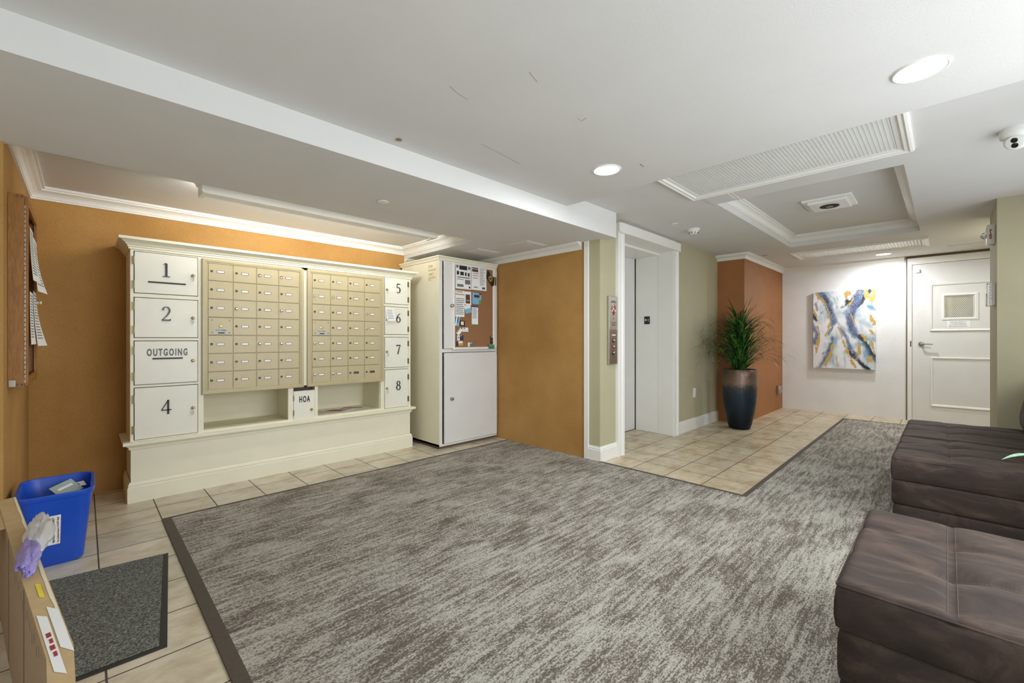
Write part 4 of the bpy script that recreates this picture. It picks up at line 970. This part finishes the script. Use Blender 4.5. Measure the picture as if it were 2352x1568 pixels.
# fire strobe and emergency light on the pilaster
fsx = thing('fire_alarm', (5.60, -.27, 1.96), 'white fire alarm strobe with red FIRE lettering on pilaster', 'fire alarm')
obj('body', boxes((5.54, 5.66, -.295, -.245, 1.965, 2.135), bev=.008), 'plastic_white', fsx, True)
for i, ch in enumerate('FIRE'):
    b = text_bm(ch, .026, .001, 1.1, .0012); put(b, T((5.5395, -.268, 2.082-i*.021)) @ Matrix.Rotation(math.radians(-90), 4, 'Z')); obj('letter', b, 'ink_red', fsx)
obj('speaker_grille', boxes((5.60, 5.65, -.2455, -.2435, 2.04, 2.11), bev=.002), 'hinge_metal', fsx)
bm = newbm(); bmesh.ops.create_uvsphere(bm, u_segments=24, v_segments=14, radius=.028); put(bm, T((5.60, -.237, 2.05))); obj('strobe_dome', bm, 'clear_lens', fsx, 'all')
obj('strobe_bulb', boxes((5.59, 5.61, -.243, -.222, 2.035, 2.065), bev=.003), 'chrome', fsx)
em = thing('emergency_light', (5.62, -.27, 1.44), 'clear ribbed plastic emergency light on pilaster below fire alarm', 'light')
obj('back_plate', boxes((5.545, 5.70, -.295, -.275, 1.44, 1.63), bev=.004), 'plastic_white', em)
obj('cover', boxes((5.54, 5.705, -.277, -.245, 1.435, 1.635), bev=.008), 'clear_lens', em)
obj('lens_ribs', boxes(*[(5.55, 5.695, -.274, -.262, 1.45+i*.018, 1.462+i*.018) for i in range(10)], bev=.001), 'chrome', em)

# ------------------------------------------------------------------ sofas
def seat_mesh(x0, x1, y0, y1, z0, z1, seams_x, seam_y, seed=0, wrinkle=0.0):
    rr = .022; nx, ny = 72, 72; bm = newbm()
    def hgt(x, y):
        dx = min(x-x0, x1-x); dy = min(y-y0, y1-y); z = z1
        for d in (dx, dy):
            if d < rr: z -= rr*(1-math.sqrt(max(0, 1-((rr-d)/rr)**2)))*.8
        z += .012*math.sin(math.pi*(x-x0)/(x1-x0))*math.sin(math.pi*max(0, (y-y0))/(y1-y0))
        for s in seams_x:
            sx_ = s-.03*math.exp(-((y-seam_y)/.12)**2)*0
            z -= .007*math.exp(-((x-sx_)/.014)**2)+.006*math.exp(-((x-sx_)/.045)**2)
            z -= .018*math.exp(-(((x-sx_)/.05)**2+((y-seam_y)/.055)**2))
        z -= .005*math.exp(-((y-seam_y)/.012)**2)+.004*math.exp(-((y-seam_y)/.04)**2)
        z += wrinkle*noise.fractal(Vector((x*4.2+y*1.3, y*4, seed)), 1, 2, 3)
        return z
    def edge(t):  # denser sampling near edges
        return .5-.5*math.cos(math.pi*t)
    g = [[None]*(nx+1) for _ in range(ny+1)]
    for j in range(ny+1):
        for i in range(nx+1):
            x = x0+(x1-x0)*(.5*edge(i/nx)+.5*i/nx); y = y0+(y1-y0)*(.5*edge(j/ny)+.5*j/ny)
            g[j][i] = bm.verts.new((x, y, hgt(x, y)))
    for j in range(ny):
        for i in range(nx): bm.faces.new((g[j][i], g[j][i+1], g[j+1][i+1], g[j+1][i]))
    ring = g[0][:]+[g[j][nx] for j in range(1, ny+1)]+[g[ny][i] for i in range(nx-1, -1, -1)]+[g[j][0] for j in range(ny-1, 0, -1)]
    cx_, cy_ = (x0+x1)/2, (y0+y1)/2; prev = ring; n = len(ring)
    zt = z1-rr*.8
    for zz, out in ((zt-.006, .002), ((z0+zt)/2+.02, .006), ((z0+zt)/2-.02, .006), (z0+.008, .002), (z0, -.005)):
        cur = []
        for v in ring:
            sx_ = 1 if v.co.x > cx_ else -1; sy_ = 1 if v.co.y > cy_ else -1
            ox = out if abs(v.co.x-(x1 if sx_ > 0 else x0)) < 1e-4 else 0; oy = out if abs(v.co.y-(y1 if sy_ > 0 else y0)) < 1e-4 else 0
            wv = 1+.4*noise.noise(Vector((v.co.x*5, v.co.y*5, zz*5+seed)))
            cur.append(bm.verts.new((v.co.x+sx_*ox*wv, v.co.y+sy_*oy*wv, zz)))
        for i in range(n): bm.faces.new((prev[i], prev[(i+1) % n], cur[(i+1) % n], cur[i]))
        prev = cur
    bm.faces.new(prev)
    return bm, hgt
def slab_mesh(x0, x1, y0, y1, z0, z1, seed):
    bm = newbm(); box(bm, x0, x1, y0, y1, z0, z1); bmesh.ops.subdivide_edges(bm, edges=bm.edges[:], cuts=10, use_grid_fill=True)
    for v in bm.verts:
        t = (v.co.z-z0)/(z1-z0); k = 1-abs(2*t-1)**4
        sx_ = 1 if v.co.x > (x0+x1)/2 else -1; sy_ = 1 if v.co.y > (y0+y1)/2 else -1
        w_ = 1+.5*noise.noise(Vector((v.co.x*6, v.co.y*6, seed)))
        if abs(v.co.x-(x1 if sx_ > 0 else x0)) < 1e-4: v.co.x += sx_*(-.003+.006*k*w_)
        if abs(v.co.y-(y1 if sy_ > 0 else y0)) < 1e-4: v.co.y += sy_*(-.003+.006*k*w_)
    return bm
def sofa(x0, x1, y0, y1, label, name='sofa_module', back=True, seed=0, wr=.003, cat='sofa'):
    t = thing(name, ((x0+x1)/2, (y0+y1)/2, .0075), label, cat)
    sx_ = [x0+(x1-x0)*.36, x0+(x1-x0)*.70]; sy_ = -.012
    bm, hgt = seat_mesh(x0, x1, y0, y1, .284, .428, sx_, sy_, seed, wr)
    seat = obj('seat_cushion', bm, 'velvet', t, 'all')
    obj('middle_tier', slab_mesh(x0+.003, x1-.003, y0+.003, y1-.003, .135, .282, seed+3), 'velvet', t, 'all')
    obj('base_tier', slab_mesh(x0+.006, x1-.006, y0+.006, y1-.006, .010, .133, seed+5), 'velvet', t, 'all')
    sb = newbm()
    def thread(pts):
        for i in range(0, len(pts)-1, 1):
            a, b = Vector(pts[i]), Vector(pts[i+1]); tube(sb, [a.lerp(b, .12), a.lerp(b, .78)], .0008, 4)
    for off in (-.010, .010):
        n = int((x1-x0)/.0075); thread([(x0+.02+(x1-x0-.04)*i/n, sy_+off, hgt(x0+.02+(x1-x0-.04)*i/n, sy_+off)+.0006) for i in range(n+1)])
    for s in sx_:
        n = int((y1-y0)/.0085); thread([(s+.006, y0+.02+(y1-y0-.04)*i/n, hgt(s+.006, y0+.02+(y1-y0-.04)*i/n)+.0006) for i in range(n+1)])
    obj('stitching', sb, 'thread', seat)
    pb = newbm(); zt = .428-.022*.8+.024
    path = [(x0+.004, y0+.01, zt-.022), (x0+.002, y1-.012, zt-.022), (x0+.01, y1+.001, zt-.022), (x1-.012, y1+.001, zt-.022)]
    tube(pb, path, .0035, 8); obj('piping', pb, 'velvet', seat, 'all')
    if back:
        bb = newbm(); box(bb, x0+.01, x1-.01, -.10, .10, 0, .44); bmesh.ops.subdivide_edges(bb, edges=bb.edges[:], cuts=12, use_grid_fill=True)
        for v in bb.verts:
            u = (v.co.x-(x0+x1)/2)/((x1-x0)/2); ww = v.co.z/.44*2-1
            k = (1-abs(u)**6)*(1-abs(ww)**4); th = .35+.65*k
            v.co.y *= th
            v.co.z += -.02*(abs(u)**4)*(1 if ww > 0 else -1)
            v.co.y += .008*noise.noise(Vector((v.co.x*6, v.co.z*6, seed)))
        put(bb, T((0, -.462, .425)) @ Matrix.Rotation(math.radians(12), 4, 'X'))
        obj('back_cushion', bb, 'velvet', t, 'all')
    return t
sofa(1.600, 2.400, -.53, .232, 'brown velvet tufted ottoman nearest the camera at lower right', 'ottoman', False, 1, .002, 'ottoman')
sofa(3.552, 4.350, -.72, .238, 'brown velvet sofa section beyond the gap, nearer of the joined two', 'sofa_module', True, 4, .006)
sofa(4.386, 5.300, -.72, .238, 'brown velvet sofa section furthest away beside the olive pilaster', 'sofa_module', True, 9, .006)
# leafy plant standing in the gap; only one leaf reaches into view
lp = thing('leafy_plant', (2.95, -.42, .0075), 'plant whose pale green leaf reaches over the sofa seat', 'plant')
obj('pot', lathe(newbm(), (2.95, -.42, .008), [(.09, 0), (.10, .01), (.13, .24), (.125, .25), (.11, .22)], 32), 'pot_glaze', lp, True)
obj('soil', lathe(newbm(), (2.95, -.42, .215), [(.112, 0), (.112, .006)], 24), 'soil', lp)
def leaf_mesh(bm, base, tip, wd, up):
    base, tip = Vector(base), Vector(tip); d = tip-base; sd_ = d.cross(Vector((0, 0, 1))).normalized(); n = 10; Ls, Ms, Rs = [], [], []
    for i in range(n+1):
        t_ = i/n; c = base.lerp(tip, t_)+Vector((0, 0, up*math.sin(math.pi*t_))); ww = wd*math.sin(math.pi*min(.999, t_**.8))**.8
        Ls.append(bm.verts.new(c+sd_*ww+Vector((0, 0, ww*.35)))); Ms.append(bm.verts.new(c)); Rs.append(bm.verts.new(c-sd_*ww+Vector((0, 0, ww*.35))))
    for i in range(n):
        bm.faces.new((Ls[i], Ls[i+1], Ms[i+1], Ms[i])); bm.faces.new((Ms[i], Ms[i+1], Rs[i+1], Rs[i]))
sb = newbm(); lb = newbm()
for i, (tp, z_) in enumerate([((2.90, -.172, .612), .64), ((3.12, -.62, .60), .60), ((2.74, -.60, .55), .55), ((3.2, -.4, .68), .62), ((2.95, -.75, .66), .62)]):
    tp = Vector(tp); b0 = Vector((2.95, -.42, .22)); mid = b0.lerp(tp, .62); mid.z = z_
    if i == 0: mid = Vector((2.915, -.265, .645))
    tube(sb, [b0, b0.lerp(mid, .5)+Vector((0, 0, .08)), mid], .003, 6, .002); leaf_mesh(lb, mid, tp, .022, .006)
obj('stem', sb, 'brown_board', lp); obj('leaves', lb, 'pale_leaf', lp, 'all')

# ------------------------------------------------------------------ door mat, bin, carton
dm = newbm(); prism(dm, [(-.085, 2.079), (.200, 2.070), (.300, 2.935), (-.19, 2.992)], 'z', 0, .009)
o = tag(obj('door_mat', dm, 'mat_pile'), 'dark charcoal speckled door mat on the tiles by the blue bin', 'mat')
bm = newbm(); prism(bm, [(.200, 2.070), (.222, 2.050), (.322, 2.937), (.300, 2.935)], 'z', 0, .006); prism(bm, [(-.085, 2.079), (-.083, 2.058), (.222, 2.050), (.200, 2.070)], 'z', 0, .006)
obj('rubber_edge', bm, 'rubber_black', o)

def rrect(x0, x1, y0, y1, r, n=6):
    pts = []
    for cx_, cy_, a0_ in ((x1-r, y1-r, 0), (x0+r, y1-r, 90), (x0+r, y0+r, 180), (x1-r, y0+r, 270)):
        for i in range(n+1): a = math.radians(a0_+90*i/n); pts.append((cx_+r*math.cos(a), cy_+r*math.sin(a)))
    return pts
rb = thing('recycling_bin', (-.10, 3.32, 0), 'blue plastic recycling wastebasket with white notice label', 'bin')
tb = [(-.235, .036, 3.10, 3.52), (-.185, .000, 3.19, 3.45)]
bm = newbm(); prev = None
levels = [(0, 0, 0), (0, .004, .0)] 
def lvl(t, grow=0):
    a = [tb[1][i]+(tb[0][i]-tb[1][i])*t for i in range(4)]; return rrect(a[0]-grow, a[1]+grow, a[2]-grow, a[3]+grow, .045+.015*t+max(0, grow))
seq = [(0, -.006, 0), (.02, 0, .008), (.5, 0, .19), (.93, 0, .355), (.935, .006, .357), (.99, .008, .378), (1, .006, .382), (1, -.004, .382), (.97, -.006, .37), (.5, -.004, .19), (.04, -.006, .02)]
for t_, gr, z_ in seq:
    ring = [bm.verts.new((x, y, z_)) for x, y in lvl(t_, gr)]
    if prev: 
        for i in range(len(ring)): bm.faces.new((prev[i], prev[(i+1) % len(ring)], ring[(i+1) % len(ring)], ring[i]))
    else: bm.faces.new(ring[::-1])
    prev = ring
bm.faces.new(prev); obj('bin_body', bm, 'bin_blue', rb, True)
# notice label on the sloping front face
def front(x, z, off=.0015): 
    t_ = z/.382; return (x, (3.19+(3.10-3.19)*t_)-off, z)
lbm = newbm(); q = [front(-.145, .272), front(-.080, .272), front(-.084, .117), front(-.141, .117)]
vs = [lbm.verts.new(p) for p in q]; f = lbm.faces.new(vs); lbm.normal_update(); bmesh.ops.solidify(lbm, geom=[f], thickness=.0006)
lb_ = obj('notice_label', lbm, 'paper_white', rb)
tilt = math.atan2(.09, .382)
for s_, sz_, x_, m_ in (('"NOTICE"', .027, -.131, 'ink_black'), ('"RECYCLING of JUNK MAIL ONLY"', .0092, -.106, 'ink_black'), ('"No Cardboard Boxes or PLASTIC Bags"', .0085, -.0905, 'ink_red')):
    b = text_bm(s_, sz_, .0006, 1.0, .0003); put(b, T(front(x_, .194, .0028)) @ Matrix.Rotation(tilt, 4, 'X') @ Matrix.Rotation(math.radians(-90), 4, 'Y')); obj('lettering', b, m_, lb_)
obj('underline', boxes((-.1175, -.1160, front(0, .194, .004)[1], front(0, .194, .002)[1], .14, .245)), 'ink_black', lb_)
sheet('junk_mail', [(-.13, 3.33, .36), (-.05, 3.42, .375), (.0, 3.36, .325), (-.08, 3.27, .31)], 'card_grey', 'grey green mail card sticking up inside the blue bin', 'card', facing=(0, -.6, .8), prints=[(.2, .85, .3, .45, 'paper_white')])
sheet('junk_mail', [(-.045, 3.42, .345), (.0, 3.45, .345), (.012, 3.385, .335), (-.03, 3.375, .335)], 'paper_white', 'white mail scrap lying deeper inside the blue bin', 'paper', facing=(0, 0, 1), prints=[(.1, .5, .2, .8, 'plastic_lilac')])
obj_ = None
sheet('junk_mail', [(-.17, 3.25, .30), (.0, 3.25, .30), (-.01, 3.42, .29), (-.18, 3.42, .29)], 'plastic_lilac', 'pile of loose junk mail filling the blue bin', 'paper', facing=(0, 0, 1))

# slim carton standing on its long edge at lower left
cbx = thing('cardboard_box', (-.12, 1.9, 0), 'slim brown cardboard carton standing on edge at lower left', 'box')
far, mid_, near = Vector((-.212, 2.90)), Vector((-.016, 1.405)), Vector((-.004, 1.00))
farL, midL, nearL = Vector((-.262, 2.88)), Vector((-.058, 1.39)), Vector((-.038, 1.00))
ZB = .452
bm = newbm()
prism(bm, [tuple(far), tuple(mid_), tuple(near), tuple(nearL), tuple(midL), tuple(farL)], 'z', ZB-.004, ZB)
prism(bm, [tuple(far), tuple(mid_), tuple(mid_-Vector((.005, 0))), tuple(far-Vector((.005, 0)))], 'z', .001, ZB-.004)
prism(bm, [tuple(mid_), tuple(near), tuple(near-Vector((.005, 0))), tuple(mid_-Vector((.005, 0)))], 'z', .001, ZB-.004)
obj('label_side', bm, 'cardboard', cbx)
bm = newbm(); drop = .055
prism(bm, [tuple(farL), tuple(midL), tuple(midL+Vector((.005, 0))), tuple(farL+Vector((.005, 0)))], 'z', .001, ZB-.004)
prism(bm, [tuple(midL), tuple(nearL), tuple(nearL+Vector((.005, 0))), tuple(midL+Vector((.005, 0)))], 'z', .001, ZB-.004)
obj('broad_side', bm, 'cardboard_shaded', cbx)
dv = (midL-farL).normalized(); nv = Vector((-dv.y, dv.x)); nv = nv if nv.x < 0 else -nv
cr = newbm()
for k_ in range(26):
    p = farL+dv*(.25+k_*.045); z_ = ZB-.03-.006*((k_*7) % 5)
    q_ = p+nv*.0008
    a, b = q_, q_+dv*.004
    v4 = [cr.verts.new((a.x, a.y, z_)), cr.verts.new((b.x, b.y, z_-.002)), cr.verts.new((b.x, b.y, z_-.030)), cr.verts.new((a.x, a.y, z_-.026))]; cr.faces.new(v4)
sm_ = obj('edge_ticks', cr, 'brown_board', cbx); sm_['kind'] = 'stuff'  # row of darker ticks below the carton's top edge
for p in (farL+dv*.55, farL+dv*1.05):
    q_ = p+nv*.001; r_ = q_+dv*.006; cr = newbm(); v4 = [cr.verts.new((q_.x, q_.y, ZB-.01)), cr.verts.new((r_.x, r_.y, ZB-.01)), cr.verts.new((r_.x, r_.y, .01)), cr.verts.new((q_.x, q_.y, .01))]; f = cr.faces.new(v4)
    cr.normal_update(); bmesh.ops.solidify(cr, geom=[f], thickness=.0006); obj('fold_crease', cr, 'brown_board', cbx)
# end flap folded over towards the wall
fl = newbm(); fa = farL+Vector((.0, 0)); fb = farL+dv*.42
prism(fl, [tuple(fa), tuple(fb), tuple(fb+nv*.22+dv*.02), tuple(fa+nv*.22)], 'z', ZB-.008, ZB-.003)
obj('end_flap', fl, 'cardboard', cbx)
tp_ = newbm(); box(tp_, 0, .006, 0, 1, 0, 1)
tp_.free()
def on_top(t0, t1, s0, s1, slant=0):
    """patch on the carton's narrow top: t along length 0 far..1 mid, s across"""
    P = lambda t_, s_: (farL.lerp(far, s_)).lerp(midL.lerp(mid_, s_), t_)
    a, b, c, d = P(t0, s0), P(t0+slant, s1), P(t1+slant, s1), P(t1, s0)
    bm = newbm(); f = bm.faces.new([bm.verts.new((p.x, p.y, ZB+.0008)) for p in (a, b, c, d)]); bm.normal_update(); bmesh.ops.solidify(bm, geom=[f], thickness=.0006); return bm
obj('shipping_label', on_top(.85, 1.05, .10, .46, .02), 'paper_white', cbx); obj('shipping_label', on_top(.83, .99, .55, .94, .03), 'paper_white', cbx)
obj('yellow_sticker', on_top(.71, .78, .42, .62, .01), 'yellow', cbx)
obj('label_print', merge(*[put(on_top(.93+i*.022, .945+i*.022, .2+.05*(i%2), .38, .0), T((0, 0, .0008))) for i in range(4)]), 'ink_red', cbx)
# torn tape along the far edge
tb_ = newbm(); rgt = random.Random(3); up_, lo_ = [], []
for k_ in range(25):
    p = far.lerp(mid_, .005+k_*.0395); j_ = .004+.004*rgt.random()
    up_.append((p.x-.002, p.y)); lo_.append((p.x-.002-j_, p.y-.004))
prism(tb_, up_+lo_[::-1], 'z', ZB+.0002, ZB+.0012)
obj('torn_tape', tb_, 'paper_cream', cbx)

# crumpled plastic bag over the carton's top edge
def blob(c, r, seed, amp, n=26):
    bm = newbm(); bmesh.ops.create_uvsphere(bm, u_segments=n*2, v_segments=n, radius=1)
    for v in bm.verts:
        p = v.co.copy(); q = 1+amp*noise.fractal(p*1.4+Vector((seed, 0, 0)), 1, 2, 3)+amp*.7*abs(noise.noise(p*4+Vector((0, seed, 0))))
        v.co = Vector((c[0]+p.x*r[0]*q, c[1]+p.y*r[1]*q, c[2]+p.z*r[2]*q))
    return bm
bg = thing('plastic_bag', (-.125, 2.1, ZB), 'crumpled clear and lilac plastic bag lying over carton edge', 'bag')
obj('clear_part', blob((-.108, 2.20, ZB+.034), (.032, .17, .028), 2.0, .28), 'poly_bag', bg, 'all')
obj('lilac_part', blob((-.118, 2.06, ZB+.026), (.024, .19, .022), 5.0, .30), 'plastic_lilac', bg, 'all')
